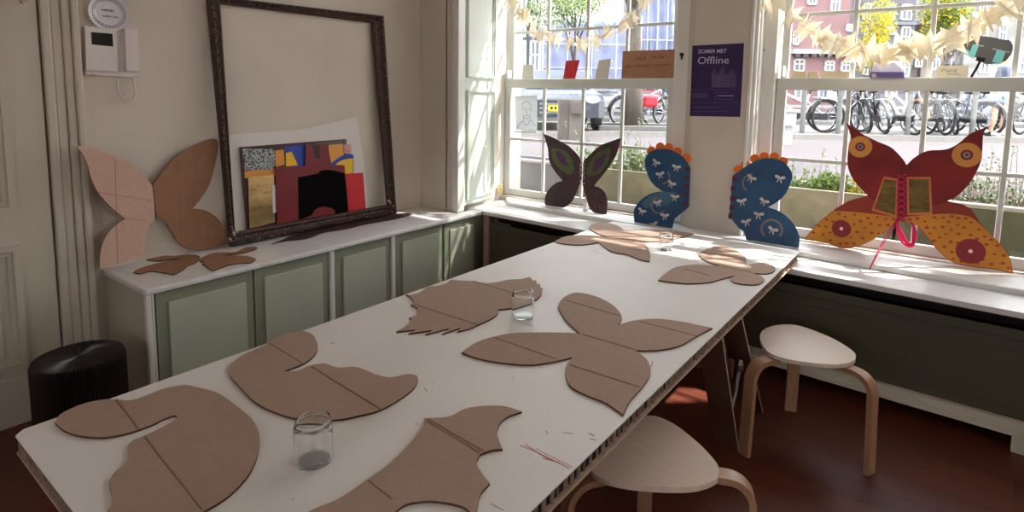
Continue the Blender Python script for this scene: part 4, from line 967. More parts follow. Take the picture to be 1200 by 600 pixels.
# street of bricks
K0 = Vector((-1.73, 13.16, 0)); 
def quay(s, n, z=0): return K0 + TH*s + FH*n + Vector((0, 0, z))
PAVE = brick_mat('street_brick', (88, 78, 80), (74, 68, 72), (62, 60, 60), 9, .5, .25, .03, .85, 'xy', .4)
CONC = mat('weathered_concrete', (104, 100, 94), .85, noise=(3, .12), bump=(20, .2))
GRAN = mat('granite_kerb', (98, 96, 94), .8, noise=(12, .12))
b = B(); q0, q1 = quay(-14, 0), quay(22, 0)
b.add([(-9.0, 5.05, SZ), (XR+18, 5.05, SZ), (q1.x+2, q1.y, SZ), (q0.x, q0.y, SZ)], [(0, 1, 2, 3)]); b.add([(-9.0, 5.05, SZ-.9), (XR+18, 5.05, SZ-.9), (XR+18, 5.05, SZ), (-9.0, 5.05, SZ)], [(0, 1, 2, 3)])
o = b.build('street', PAVE, origin=(0, 0, 0)); o['kind'] = 'structure'
struct(B().box((-9, 4.0, .15), (XR+6, 5.1, .2)), 'lightwell_floor', CONC)
def qbox(b, s0, s1, n0, n1, z0, z1, mi=0):
    vs = [quay(s, n, z) for z in (z0, z1) for s, n in ((s0, n0), (s1, n0), (s1, n1), (s0, n1))]
    return b.add(vs, [(0,3,2,1),(4,5,6,7),(0,1,5,4),(1,2,6,5),(2,3,7,6),(3,0,4,7)], mi)
struct(qbox(B(), -16, 24, 0, .22, SZ-.2, QZ), 'trim_6', GRAN)
struct(qbox(B(), -16, 24, .22, 4.2, -.8, QZ-.01), 'quay_ground', mat('quay_paving', (94, 90, 86), .85, noise=(4, .15), bump=(12, .3)))
o = qbox(B(), -40, 60, 4.2, 26, -1.2, -.5).build('canal_water', mat('canal_water', (96, 112, 104), .06, bump=(3, .3))); o['kind'] = 'structure'
struct(qbox(B(), -40, 60, 26, 60, -1, .5), 'far_bank_ground', mat('far_paving', (104, 100, 98), .9, noise=(1, .1)))

# planters in the light well
STONE = mat('mossy_stone', (112, 108, 84), .9, rgb2=(140, 134, 112), noise=(5, .2), bump=(14, .4))
def planter(x0, x1, m_, cap, label):
    t = empty('planter', ((x0+x1)/2, 4.8, .2), label, 'planter')
    b = B().box((x0, 4.6, .2), (x1, 4.66, .94)).box((x0, 5.0, .2), (x1, 5.05, .94)).box((x0, 4.66, .2), (x0+.05, 5.0, .94)).box((x1-.05, 4.66, .2), (x1, 5.0, .94)); b.build('trough', m_, t)
    B().box((x0+.05, 4.66, .8), (x1-.05, 5.0, .89)).build('soil', mat('soil', (70, 56, 44), .95, noise=(20, .3)), t)
    if cap: B().bbox((x0-.01, 4.585, .93), (x1+.01, 4.67, .955), .004).build('coping', cap, t)
    return t
planter(-1.30, -.28, STONE, None, 'mossy stone planter right outside the right window beyond the blue wing')
planter(-.26, 2.0, mat('olive_stone', (88, 90, 68), .9, noise=(6, .2), bump=(14, .3)), mat('pale_coping', (160, 154, 144), .8), 'pale-rimmed stone planter right outside the right window beyond the red butterfly')
planter(-2.85, -1.45, STONE, None, 'mossy stone planter outside the left window behind the dark butterfly')
t = planter(-4.2, -2.87, mat('grey_trough', (126, 124, 126), .8, noise=(4, .15)), mat('pale_slab', (168, 164, 164), .7), 'grey trough with pale slab edge outside the left window by the shutter')

# foliage
def leaves(b, c, r, n, s, seed, mi=0, up=.0):
    rd = random.Random(seed)
    for _ in range(n):
        while True:
            p = Vector([rd.uniform(-1, 1) for _ in range(3)])
            if .15 < p.length < 1: break
        p = Vector((p.x*r[0], p.y*r[1], p.z*r[2])) + Vector(c)
        a = Vector([rd.gauss(0, 1) for _ in range(3)]).normalized(); q_ = a.cross(Vector([rd.gauss(0, 1) for _ in range(3)])).normalized()
        k = s*rd.uniform(.6, 1.3); m_ = mi if isinstance(mi, int) else rd.choice(mi)
        b.add([p, p+(a*.5+q_*.35)*k, p+a*k, p+(a*.5-q_*.35)*k], [(0, 1, 2, 3)], m_)
    return b
LG = mat('leaf_green', (84, 110, 48), .6, trans=.4); LG2 = mat('leaf_light_green', (122, 142, 70), .6, trans=.4); LY = mat('leaf_yellow', (200, 174, 44), .6, trans=.4); LS_ = mat('leaf_silver', (176, 182, 160), .7, trans=.3); BARK = mat('bark', (74, 66, 60), .9, noise=(14, .25), bump=(20, .6), stretch=(1, 1, .3)); LPURP = mat('dry_flower', (196, 178, 170), .8)
def bush(label, x0, x1, h, n, mats, s, seed, sprig=6):
    b = B(); rd = random.Random(seed); k = max(2, int((x1-x0)/.12))
    for i in range(k):
        x = x0+(x1-x0)*(i+.5)/k; hh = h*rd.uniform(.7, 1.1)
        leaves(b, (x, 4.80+rd.uniform(-.04, .04), .90+hh*.45), ((x1-x0)/k*.8, .11, hh*.5), n//k, s, seed*7+i, list(range(len(mats)-1)))
    for i in range(sprig):
        x = rd.uniform(x0, x1); y = 4.8+rd.uniform(-.06, .06); z1 = .9+h*rd.uniform(.9, 1.7); dx = rd.uniform(-.05, .05)
        b.tube([(x, y, .88), (x+dx*.5, y, (.9+z1)/2), (x+dx, y, z1)], [.003, .002, .001], 4, len(mats)-1)
        leaves(b, (x+dx, y, z1-.03), (.015, .015, .05), 12, s*.6, seed+i*3, list(range(len(mats)-1)))
    return tag(b.build('planter_bush', mats), label, 'plant')
STEM = mat('stem', (120, 116, 84), .8)
def xp(px, y=4.8): return ony((px, 205), y).x
bush('low pale green plant with thin sprigs at the left end of the right window planter', xp(921), xp(955), .12, 260, [LS_, LG2, LG, STEM], .03, 3, 9)
bush('lush bright green plant in the middle of the right window planter', xp(956), xp(992), .20, 420, [LG, LG2, STEM], .035, 4, 3)
bush('small yellow-green plant beside the lush one behind the red butterfly', xp(994), xp(1018), .13, 160, [LG2, LY, STEM], .03, 5, 4)
bush('silvery twiggy shrub in the pale-rimmed planter at the right edge', xp(1112), xp(1225), .25, 900, [LS_, LS_, LPURP, LG, STEM], .028, 6, 26)
bush('bright leafy bush outside the left window between butterfly and blue wing', xp(728), xp(772), .30, 700, [LG, LG2, LS_, STEM], .035, 7, 6)
bush('low green and silver plant behind the left wing of the dark butterfly', xp(655), xp(722), .26, 700, [LG2, LS_, LG, STEM], .03, 8, 8)

def tree(label, base, h, r, crown, n, s, seed, mats, fork=True):
    t = empty('tree', tuple(base), label, 'tree'); rd = random.Random(seed); base = Vector(base); crown = Vector(crown)
    b = B(); top = base.lerp(crown, .85)
    P_ = [base.lerp(top, k/6)+Vector((rd.uniform(-.05, .05), rd.uniform(-.05, .05), 0))*(k > 0) for k in range(7)]
    b.tube([base-Vector((0, 0, .02))]+P_[1:], [r*1.25]+[r*(1-.11*k) for k in range(1, 7)], 12)
    for k in range(9):
        a = P_[3+k % 4]; e = crown+Vector((rd.uniform(-1, 1)*h[0]*.8, rd.uniform(-1, 1)*h[1]*.8, rd.uniform(-.6, .9)*h[2])); m_ = a.lerp(e, .5)+Vector((0, 0, .1*h[2]))
        b.tube([a, m_, e], [r*.4, r*.22, r*.06], 6)
    b.build('trunk', BARK, t, smooth=True)
    f_ = B()
    for k in range(14):
        c_ = crown+Vector((rd.uniform(-.65, .65)*h[0], rd.uniform(-.65, .65)*h[1], rd.uniform(-.65, .65)*h[2])); leaves(f_, c_, [v*.42 for v in h], n//14, s, seed*50+k, list(range(len(mats))))
    f_.build('foliage', mats, t)
    return t
def crownD(px, py, D): p = atD(px, D); return Vector((p.x, p.y, 1.6+(114-py)*D/682))
b0 = atD(741, 12.6, QZ)
tree('sturdy street tree by the red bicycle seen through the left window', b0, (2.0, 2.0, 1.7), .20, crownD(741, -150, 12.6), 3500, .10, 11, [LG, LG2, LS_])
tree('thin-leaved pale tree across the canal over the blue-white sheeting', atD(672, 30, .5), (4.0, 3.0, 1.7), .12, crownD(672, 0, 30), 10000, .13, 12, [LG2, LS_, LG])
tree('small yellow-leaved tree across the canal in front of the grey house', atD(1018, 40, .5), (1.4, 1.2, 2.7), .10, crownD(1019, 42, 40), 2600, .20, 13, [LY, LY, LG2])
tree('green and yellow tree across the canal at the right', atD(1110, 40, .5), (2.2, 1.4, 2.7), .14, crownD(1106, 22, 40), 3600, .22, 14, [LG, LG2, LY])
tree('leafy street tree close to the house beyond the right edge of the right window', (2.6, 8.6, SZ), (2.6, 2.6, 1.9), .16, (2.3, 8.4, 6.6), 3000, .16, 15, [LG, LG2])

# houses across the canal
HW = mat('house_white_trim', (176, 174, 174), .6); HG = mat('house_window_glass', (92, 102, 112), .15, spec=.8)
def house(label, px0, px1, py0, D, m_, wins, depth=6, bands=(), cat='house'):
    pl = Plane(atD(px0, D, .5), TH, (0, 0, 1))
    if pl.n.dot(EYE-pl.o) < 0: fz = -1
    else: fz = 1
    t = empty('canal_house', tuple(atD((px0+px1)/2, D, .5)), label, cat)
    a = pl.tr((px0, py0)); c_ = pl.tr((px1, py0)); h = (a[1]+c_[1])/2
    B().prism([(a[0], 0), (c_[0], 0), (c_[0], h), (a[0], h)], pl, -fz*depth, 0).build('wall', m_, t)
    B().prism([(a[0]-.1, h), (c_[0]+.1, h), (c_[0]+.1, h+.35), (a[0]-.1, h+.35)], pl, -fz*depth, fz*.3).build('cornice', HW, t)
    for w in wins:
        x0, y0, x1, y1 = w[:4]; p, q_ = pl.tr((x0, y1)), pl.tr((x1, y0)); fw = .14
        p = (p[0], max(p[1], .02))
        fr = B()
        for R__ in ((p[0], p[1], q_[0], p[1]+fw), (p[0], q_[1]-fw, q_[0], q_[1]), (p[0], p[1], p[0]+fw, q_[1]), (q_[0]-fw, p[1], q_[0], q_[1]), ((p[0]+q_[0])/2-.05, p[1], (p[0]+q_[0])/2+.05, q_[1]), (p[0], p[1]*.4+q_[1]*.6-.05, q_[0], p[1]*.4+q_[1]*.6+.05)):
            fr.prism([(R__[0], R__[1]), (R__[2], R__[1]), (R__[2], R__[3]), (R__[0], R__[3])], pl, 0, fz*.12)
        o = fr.build('window_frame', HW, t)
        B().prism([(p[0]+.05, p[1]+.05), (q_[0]-.05, p[1]+.05), (q_[0]-.05, q_[1]-.05), (p[0]+.05, q_[1]-.05)], pl, fz*.01, fz*.05).build('pane', HG, o)
    for bnd in bands:
        x0, y0, x1, y1, mm, dd = bnd; p, q_ = pl.tr((x0, y1)), pl.tr((x1, y0))
        B().prism([(p[0], p[1]), (q_[0], p[1]), (q_[0], q_[1]), (p[0], q_[1])], pl, 0, fz*dd).build('band', mm, t)
    return t, pl, fz
RB = brick_mat('red_canal_brick', (136, 90, 96), (124, 80, 86), (140, 124, 122), 3, .5, .2, .03)
GB_ = brick_mat('grey_canal_brick', (94, 92, 106), (82, 80, 92), (116, 114, 120), 3, .5, .2, .03)
BB = brick_mat('brown_canal_brick', (106, 88, 80), (92, 76, 70), (128, 120, 112), 3, .5, .2, .03)
DB = mat('slate_facade', (70, 74, 86), .7, noise=(.6, .1)); DK = mat('dark_bracket', (66, 64, 70), .7)
br_b = [(x, 63, x+6, 67, DK, .45) for x in (929, 938, 948, 957, 966, 975, 984)]
house('red brick canal house with white cornice seen at the left of the right window', 893, 1003, -70, 46, RB,
      [(945,-14,958,6),(972,-6,985,15),(928,36,937,53),(943,-50,958,-26),(972,-46,986,-24),(929,69,943,84),(965,71,978,84),(984,71,997,84),(990,28,999,37),(961,40,972,54),(975,40,985,54),(930,94,946,116),(957,90,973,116),(984,92,996,116)],
      bands=[(926, 59, 1001, 63, HW, .5), (967, 96, 981, 116, mat('pale_blue_board', (170, 186, 214), .6), .3)]+br_b)
house('tall grey brick canal house behind the yellow tree', 1003.5, 1083, -90, 47, GB_,
      [(1010,4,1021,24),(1037,5,1049,24),(1054,5,1069,24),(1036,31,1048,41),(1053,31,1067,62),(1010,32,1021,60),(1037,-30,1049,-8),(1054,-30,1068,-8),(1071,66,1081,79),(1010,70,1022,88),(1030,70,1042,88),(1052,72,1066,90),(1008,94,1024,114),(1036,94,1052,114),(1060,94,1078,114)],
      bands=[(1030, 26, 1072, 29, mat('dark_band', (110, 110, 120), .7), .2)])
house('low brown canal house behind the green and yellow tree', 1083.5, 1138, 28, 48, BB, [(1090,36,1100,52),(1108,36,1118,52),(1124,36,1134,52),(1090,62,1102,82),(1108,62,1120,82),(1125,62,1136,82),(1092,92,1104,114),(1116,92,1130,114)])
house('pale canal house at the far right of the right window', 1138.5, 1240, -30, 47, mat('pale_render', (124, 122, 120), .8, noise=(1, .08)), [(1146,-10,1158,14),(1168,-10,1180,14),(1190,-10,1202,14),(1146,28,1158,52),(1168,28,1180,52),(1190,28,1202,52),(1146,66,1160,86),(1170,66,1184,86),(1192,66,1206,86),(1148,94,1164,114),(1176,94,1192,114)])
house('dark slate-grey canal house with white window bars at the left of the left window', 560, 636, -70, 33, DB,
      [(607,47,617,90),(620,47,634,90),(606,20,617,44),(621,18,634,44),(606,-14,618,14),(622,-14,634,12),(606,94,618,116),(622,94,634,116),(575,20,592,44),(575,50,592,90)])
house('brown brick canal house mostly hidden behind the pillar', 796, 891, -60, 46, BB, [(800,-20,814,6),(826,-20,840,6),(852,-20,866,6),(874,-20,888,6),(800,26,814,50),(826,26,840,50),(852,26,866,50),(874,26,888,50),(800,70,816,108),(850,70,866,108)])
# sheeted building under renovation
SHT = mat('blue_white_sheeting', (138, 146, 176), .6, noise=(.9, .12), bump=(1.6, .9), trans=.2)
def sheeted(label, px0, px1, py0, py1, D):
    pl = Plane(atD(px0, D, .5), TH, (0, 0, 1)); fz = face(pl)
    t = empty('sheeted_building', tuple(atD((px0+px1)/2, D, .5)), label, 'building')
    a, c_ = pl.tr((px0, py0)), pl.tr((px1, py1)); 
    B().prism([(a[0], 0), (c_[0], 0), (c_[0], a[1]), (a[0], a[1])], pl, -fz*6, -fz*.4).build('wall', DB, t)
    b = B(); nx, nz = 26, 16; z0 = max(0.0, c_[1]); rd = random.Random(int(px0))
    G = [[(a[0]+(c_[0]-a[0])*i/nx, z0+(a[1]-z0)*j/nz, fz*(.15*math.sin(i*1.3+j*.35)+rd.uniform(-.09, .09))) for i in range(nx+1)] for j in range(nz+1)]
    b.add([pl.at(*g) for row in G for g in row], [(j*(nx+1)+i, j*(nx+1)+i+1, (j+1)*(nx+1)+i+1, (j+1)*(nx+1)+i) for j in range(nz) for i in range(nx)])
    o = b.build('sheeting', SHT, t, smooth=True); md = o.modifiers.new('s', 'SOLIDIFY'); md.thickness = .02
    q = B()
    for k in range(5): x = a[0]+(c_[0]-a[0])*k/4; q.tube([pl.at(x, 0, fz*.35), pl.at(x, a[1]+.4, fz*.35)], .05, 6)
    for k in range(4): z = z0+(a[1]-z0)*k/3; q.tube([pl.at(a[0], z, fz*.36), pl.at(c_[0], z, fz*.36)], .04, 6)
    q.build('scaffold_tubes', mat('scaffold_grey', (176, 178, 186), .5, .6), t)
    return t
sheeted('building wrapped in blue-white sheeting across the canal, in the middle of the left window', 637, 748, 24, 108, 44)
sheeted('taller building wrapped in pale blue sheeting, right of the tree trunk in the left window', 750, 789, -60, 100, 45)

# cars
def car(label, D, pxc, ang, col, L_=4.1, z=QZ, plate=None, h=1.42):
    p = atD(pxc, D, z); t = empty('car', tuple(p), label, 'car')
    fx = TH*math.cos(ang)+FH*math.sin(ang); fy = Z.cross(fx)
    M4 = Matrix((fx, fy, Z)).transposed().to_4x4(); M4.translation = p
    W = .86; H_ = h
    side = [(-.5,.22),(-.5,.52),(-.47,.62),(-.34,.64),(-.22,.97),(-.12,1.0),(.12,1.0),(.26,.68),(.44,.60),(.495,.50),(.5,.22)]
    b = B(); secs = []
    rings = []
    for wy, sc_ in ((-W, 0), (-W*.86, 1), (W*.86, 1), (W, 0)):
        rg = []
        for sx, sz in side:
            zz_ = sz*H_
            if sc_ == 0 and sz > .66: rg.append(Vector((sx*L_*.985, wy*.84, zz_*.985)))
            else: rg.append(Vector((sx*L_*(1 if sc_ else .985), wy, zz_ if sc_ else zz_*.97)))
        rings.append(rg)
    n_ = len(side); vs = [v for rg in rings for v in rg]; fs = []
    for i in range(3): fs += [(i*n_+k, i*n_+(k+1) % n_, (i+1)*n_+(k+1) % n_, (i+1)*n_+k) for k in range(n_)]
    fs += [tuple(range(n_))[::-1], tuple(3*n_+k for k in range(n_))]
    o = b.add([M4 @ v for v in vs], fs).build('body', col, t); md = o.modifiers.new('b', 'BEVEL'); md.width = .04; md.segments = 2; md.limit_method = 'ANGLE'
    gl = B(); G = mat('car_glass', (44, 54, 66), .08, spec=.9)
    for sy in (-1, 1):
        y0 = sy*(W*.86+.012)*.985; gl.add([M4 @ Vector((x*L_, sy*(W*.93 if zq_ < .7 else W*.875)+sy*.01, zq_*H_)) for x, zq_ in ((-.29,.68),(-.20,.94),(.10,.94),(.21,.70))], [(0, 1, 2, 3) if sy < 0 else (3, 2, 1, 0)])
    e = .012
    gl.add([M4 @ Vector(v) for v in ((.135*L_+e, -W*.78, .96*H_+e), (.135*L_+e, W*.78, .96*H_+e), (.255*L_+e, W*.8, .70*H_+e), (.255*L_+e, -W*.8, .70*H_+e))], [(0, 1, 2, 3)])
    gl.add([M4 @ Vector(v) for v in ((-.225*L_-e, -W*.76, .94*H_), (-.225*L_-e, W*.76, .94*H_), (-.335*L_-e, W*.8, .68*H_), (-.335*L_-e, -W*.8, .68*H_))], [(3, 2, 1, 0)])
    gl.build('glazing', G, t)
    TY = mat('tyre', (30, 30, 32), .8); RM_ = mat('wheel_rim', (176, 178, 182), .3, .8)
    for sx in (-.31, .31):
        for sy in (-1, 1):
            c_ = M4 @ Vector((sx*L_, sy*(W-.06), .31)); AXw = Matrix((fx, Z, fy*sy)).transposed()
            w_ = B().lathe([(.0, -.1), (.25, -.1), (.31, -.07), (.31, .07), (.25, .085), (.20, .08)], c_, 24, 0, AXw).build('wheel', TY, t)
            B().lathe([(0, .07), (.06, .085), (.2, .078), (.2, .05)], c_, 16, 0, AXw).build('hubcap', RM_, w_)
    for sy in (-1, 1):
        B().ell(M4 @ Vector((.485*L_, sy*W*.72, .50*H_)), (.07, .16, .08), n=10, M=M4.to_3x3()).build('headlamp', mat('lamp_glass', (220, 224, 228), .2), t)
    q = B()
    for k in range(4): q.box((.5*L_-.01, -.42, (.28+.07*k)*H_), (.5*L_+.015, .42, (.31+.07*k)*H_), 0, M4)
    q.build('grille', mat('grille_chrome', (150, 152, 156), .3, .8), t)
    if plate:
        pt = B().box((.5*L_+.015, -.26, .40), (.5*L_+.03, .26, .52), 0, M4).build('number_plate', mat('yellow_plate', (244, 196, 40), .4), t)
        q = B()
        for k in range(6): q.box((.5*L_+.03, -.21+k*.075, .43), (.5*L_+.033, -.165+k*.075, .495), 0, M4)
        q.build('plate_characters', BLACK, pt)
    return t
car('dark car with yellow number plate parked nose-on behind the wooden posts', 13.3, 650, -PI/2, mat('dark_car_paint', (44, 50, 62), .25, coat=.6), plate=True, L_=3.7, h=1.25, z=QZ-.01)
car('silver car across the canal seen beside the tree trunk', 38, 706, PI, mat('silver_car_paint', (150, 152, 158), .3, .3), z=.5)
car('red car across the canal behind the tree trunk', 39, 752, PI, mat('red_car_paint', (190, 36, 44), .3), z=.5)
car('dark car across the canal below the grey paddle prop', 40, 1165, PI, mat('graphite_car_paint', (70, 72, 78), .3), z=.5)

# bicycles
def bicycle(D, px, ang, fcol, gcol, label, z=QZ, bag=None, tilt=0):
    p = atD(px, D, z); t = empty('bicycle', tuple(p), label, 'bicycle')
    fx = TH*math.cos(ang)+FH*math.sin(ang); fy = Z.cross(fx); RL = Matrix.Rotation(tilt, 3, fx); M4 = Matrix((fx, RL @ fy, RL @ Z)).transposed().to_4x4(); M4.translation = p
    T = lambda *v: M4 @ Vector(v); R_ = .34; WB = .54
    TY = mat('tyre', (30, 30, 32), .8); SP = mat('spoke_steel', (150, 152, 156), .35, .9)
    for sx in (-WB, WB):
        w_ = B().tube([T(sx+R_*math.cos(2*PI*k/28), 0, R_+R_*.955*math.sin(2*PI*k/28)) for k in range(28)], .027, 6, closed=True).build('wheel', TY, t, smooth=True)
        q = B().tube([T(sx+(R_-.03)*math.cos(2*PI*k/24), 0, R_+(R_-.03)*math.sin(2*PI*k/24)) for k in range(24)], .009, 4, closed=True)
        for k in range(16): a = 2*PI*k/16; q.tube([T(sx, 0, R_), T(sx+(R_-.03)*math.cos(a), 0, R_+(R_-.03)*math.sin(a))], .0025, 3)
        q.tube([T(sx, -.05, R_), T(sx, .05, R_)], .025, 8); q.build('rim_and_spokes', SP, w_)
        B().tube([T(sx+(R_+.035)*math.cos(a), 0, R_+(R_+.035)*math.sin(a)) for a in [PI*(.02+.98*k/10) if sx < 0 else PI*(.1+.75*k/10) for k in range(11)]], .036, 6, flat=(.4, 1)).build('mudguard', gcol, t, smooth=True)
    fr = B(); bbk = (-.06, 0, .29); st = (-.20, 0, .80); hd = (.36, 0, .86); hl = (.39, 0, .70)
    for a, c_, r in ((bbk, st, .016), (bbk, hl, .019), ((-.15, 0, .60), hd, .017), (hd, hl, .021), ((-WB, .05, R_), bbk, .011), ((-WB, -.05, R_), bbk, .011), ((-WB, .05, R_), (-.16, 0, .66), .009), ((-WB, -.05, R_), (-.16, 0, .66), .009), (hl, (WB, .06, R_), .012), (hl, (WB, -.06, R_), .012)):
        fr.tube([T(*a), T(*c_)], r*1.35, 7)
    fr.build('frame', fcol, t, smooth=True)
    B().tube([T(*hd), T(.34, 0, 1.02), T(.36, .12, 1.06), T(.28, .27, 1.04), T(.14, .30, 1.01)], .012, 6).tube([T(.34, 0, 1.02), T(.36, -.12, 1.06), T(.28, -.27, 1.04), T(.14, -.30, 1.01)], .012, 6).build('handlebar', SP, t, smooth=True)
    B().ell(T(-.24, 0, .90), (.14, .09, .035), n=12, M=M4.to_3x3()).tube([T(*st), T(-.22, 0, .88)], .014, 6).build('saddle', TY, t, smooth=True)
    q = B().tube([T(-.06, -.09, .29), T(-.06, .09, .29)], .014, 6); q.tube([T(-.06, .09, .29), T(.06, .09, .17)], .01, 5).tube([T(-.06, -.09, .29), T(-.18, -.09, .41)], .01, 5); q.box((.02, .06, .155), (.1, .15, .18), 0, M4).box((-.22, -.15, .4), (-.14, -.06, .425), 0, M4)
    q.build('crank_and_pedals', SP, t)
    B().bbox((-.58, .045, .26), (.06, .075, .40), .012, 0, M4).build('chain_case', BK, t)
    q = B()
    for sy in (-.06, .06): q.tube([T(-.30, sy, .72), T(-.86, sy, .74)], .007, 5).tube([T(-.80, sy, .74), T(-WB, sy, R_)], .006, 5)
    for k in range(5): q.tube([T(-.38-k*.11, -.06, .73), T(-.38-k*.11, .06, .73)], .005, 4)
    q.build('rear_carrier', SP, t)
    if bag: B().bbox((-.06, -.08, .46), (.28, .08, .72), .05, 0, M4).build('red_crate', bag, t)
    return t
BK = mat('bike_black', (32, 32, 36), .35); BGY = mat('bike_grey', (110, 114, 120), .35); BWH = mat('bike_white', (216, 216, 214), .35); BBR = mat('rusty_guard', (150, 112, 84), .6); BBL = mat('bike_blue', (70, 96, 130), .35); BRD = mat('bike_red', (190, 40, 60), .4)
bicycle(13.6, 757, .22, BGY, BK, 'grey bicycle with a red crate leaning by the street tree', bag=mat('crate_red', (190, 14, 40), .5))
bicycle(14.3, 786, .5, BGY, BGY, 'grey bicycle behind the one with the red crate')
for i, (px, D, a, f_, g_, lb) in enumerate([(936, 12.6, 2.7, BWH, BWH, 'white bicycle at the left end of the quay row behind the white letter box'),
    (990, 12.6, .35, BK, BK, 'black bicycle shown side-on with its front wheel near the brick house'), (1013, 13.0, 1.25, BGY, BK, 'grey bicycle turned away behind the left horn of the red butterfly'),
    (1031, 12.7, 1.3, BK, BGY, 'black bicycle with slanting wheels left of the brown mudguard'), (1056, 12.4, 1.52, BWH, BBR, 'bicycle seen end-on with white and brown mudguards'),
    (1077, 12.9, 1.35, BK, BK, 'black bicycle just right of the end-on one, by the grey post'), (1095, 12.6, 1.4, BK, BK, 'black bicycle seen end-on behind the middle window bar'),
    (1116, 12.8, 1.15, BGY, BGY, 'grey bicycle slanting towards the canal left of centre in the third pane'), (1131, 12.6, 1.85, BK, BK, 'black bicycle crossing the slanting grey one'),
    (1141, 13.0, 1.4, BBL, BK, 'blue bicycle beside the person in denim shorts'), (1194, 14.2, 1.9, BK, BGY, 'black bicycle behind the person in denim shorts'), (1216, 12.9, .4, BK, BK, 'black bicycle cut by the right edge of the photo')]):
    bicycle(D, px, a, f_, g_, lb, tilt=(0, 0, -.14, -.22, .02, .12, -.05, -.24, -.18, .1, -.1, .05)[i])

# posts, letter box, railing
def qpost(px, D, w, h, label, m_, name='metal_post', z=QZ, cap=True):
    p = atD(px, D, z); b = B(); b.tube([p, p+Z*h], w/2, 12)
    o = b.build(name, m_, None); tag(o, label, 'post'); return o
PG_ = mat('post_grey', (92, 94, 92), .6, noise=(6, .1))
for px, lb in ((942.5, 'grey metal post in front of the white bicycle'), (985, 'grey metal post beside the side-on black bicycle'), (1067, 'grey metal post right of the end-on bicycle'), (1143, 'grey metal post beside the blue bicycle')):
    qpost(px, 11.9, .10, .95, lb, PG_)
t = empty('wooden_post', tuple(atD(668, 10.2, SZ)), 'grey weathered wooden double post with a small box on the street', 'post')
WD = mat('weathered_wood', (90, 82, 76), .85, noise=(9, .15), stretch=(4, 4, .5), bump=(20, .4))
def dbox(b, px0, px1, D, z0, z1, dep, mi=0):
    a, c_ = atD(px0, D, 0), atD(px1, D, 0); f_ = FH*dep
    vs = [v+Z*z for z in (z0, z1) for v in (a, c_, c_+f_, a+f_)]; return b.add(vs, [(0,3,2,1),(4,5,6,7),(0,1,5,4),(1,2,6,5),(2,3,7,6),(3,0,4,7)], mi)
dbox(B(), 655, 667, 10.2, SZ, 1.50, .2).build('post', WD, t); dbox(B(), 667.5, 684, 10.2, SZ, 1.47, .2).build('post', CONC, t); dbox(B(), 671, 684.5, 10.0, 1.27, 1.47, .18).build('box', WD, t)
t = empty('letter_box', tuple(atD(928, 9.6, SZ)), 'white box on a pale post standing in the street before the bicycles', 'box')
dbox(B(), 921, 935, 9.6, 1.13, 1.36, .25).build('box', HW, t); dbox(B(), 919.5, 939, 9.55, 1.36, 1.40, .32).build('lid', HW, t); dbox(B(), 923, 932, 9.7, SZ, 1.13, .12).build('post', HW, t)
rl = empty('quay_railing', tuple(quay(0, 3.9, QZ)), 'low pale railing along the canal behind the bicycles', 'railing'); RLM = mat('rail_white', (150, 150, 148), .6)
for z in (.10, .28, .46): qbox(B(), -12, 20, 3.9, 3.96, QZ+z, QZ+z+.07).build('rail', RLM, rl)
for k in range(17): qbox(B(), -12+k*2, -11.92+k*2, 3.88, 3.98, QZ-.01, QZ+.56).build('upright', RLM, rl)
# stone edging round the tree
te = B(); c0 = atD(737, 12.0, 0)
for (a, c_, d0, d1) in ((704, 790, 11.75, 11.95), (690, 790, 12.95, 13.1)): dbox(te, a, c_, d0, QZ-.01, QZ+.10, d1-d0)
tag(te.build('tree_edging', GRAN), 'pale granite edging around the foot of the street tree', 'kerb')

# person in denim shorts beside the bicycles
pp0 = atD(1172, 12.0, QZ)
t = empty('person', tuple(pp0), 'standing person in pale denim shorts and dark top among the bicycles', 'person')
def skin(name, verts, edges, radii, m_, parent, sub=2):
    me = bpy.data.meshes.new(name); org = Vector(parent['_o']); me.from_pydata([tuple(Vector(v)) for v in verts], edges, []); o = bpy.data.objects.new(name, me); C.objects.link(o); o.parent = parent
    o.modifiers.new('k', 'SKIN'); 
    for i, r in enumerate(radii): me.skin_vertices[0].data[i].radius = (r, r) if not isinstance(r, tuple) else r
    me.skin_vertices[0].data[0].use_root = True
    s2 = o.modifiers.new('s', 'SUBSURF'); s2.levels = sub; s2.render_levels = sub; me.materials.append(m_); return o
tx, fy_ = TH, -FH
def pv(a, c_, z): return tx*a + fy_*c_ + Z*z
V = [pv(0,0,.92), pv(0,0,1.12), pv(0,0,1.36), pv(0,0,1.46), pv(0,.02,1.56), pv(0,.02,1.66), pv(.09,0,.86), pv(.10,.03,.48), pv(.11,-.02,.10), pv(.11,.10,.035), pv(-.09,0,.86), pv(-.09,.02,.48), pv(-.09,-.04,.10), pv(-.09,.08,.035),
     pv(.18,0,1.38), pv(.23,.0,1.12), pv(.22,.12,.90), pv(.22,.16,.82), pv(-.18,0,1.38), pv(-.23,0,1.12), pv(-.20,.14,.92), pv(-.19,.18,.84)]
Eg = [(0,1),(1,2),(2,3),(3,4),(4,5),(0,6),(6,7),(7,8),(8,9),(0,10),(10,11),(11,12),(12,13),(2,14),(14,15),(15,16),(16,17),(2,18),(18,19),(19,20),(20,21)]
Rr = [.13,.12,.13,.05,.085,.075,.085,.055,.037,.03,.085,.055,.037,.03,.055,.04,.03,.028,.055,.04,.03,.028]
skin('body', V, Eg, Rr, mat('skin_tone', (196, 150, 122), .6), t)
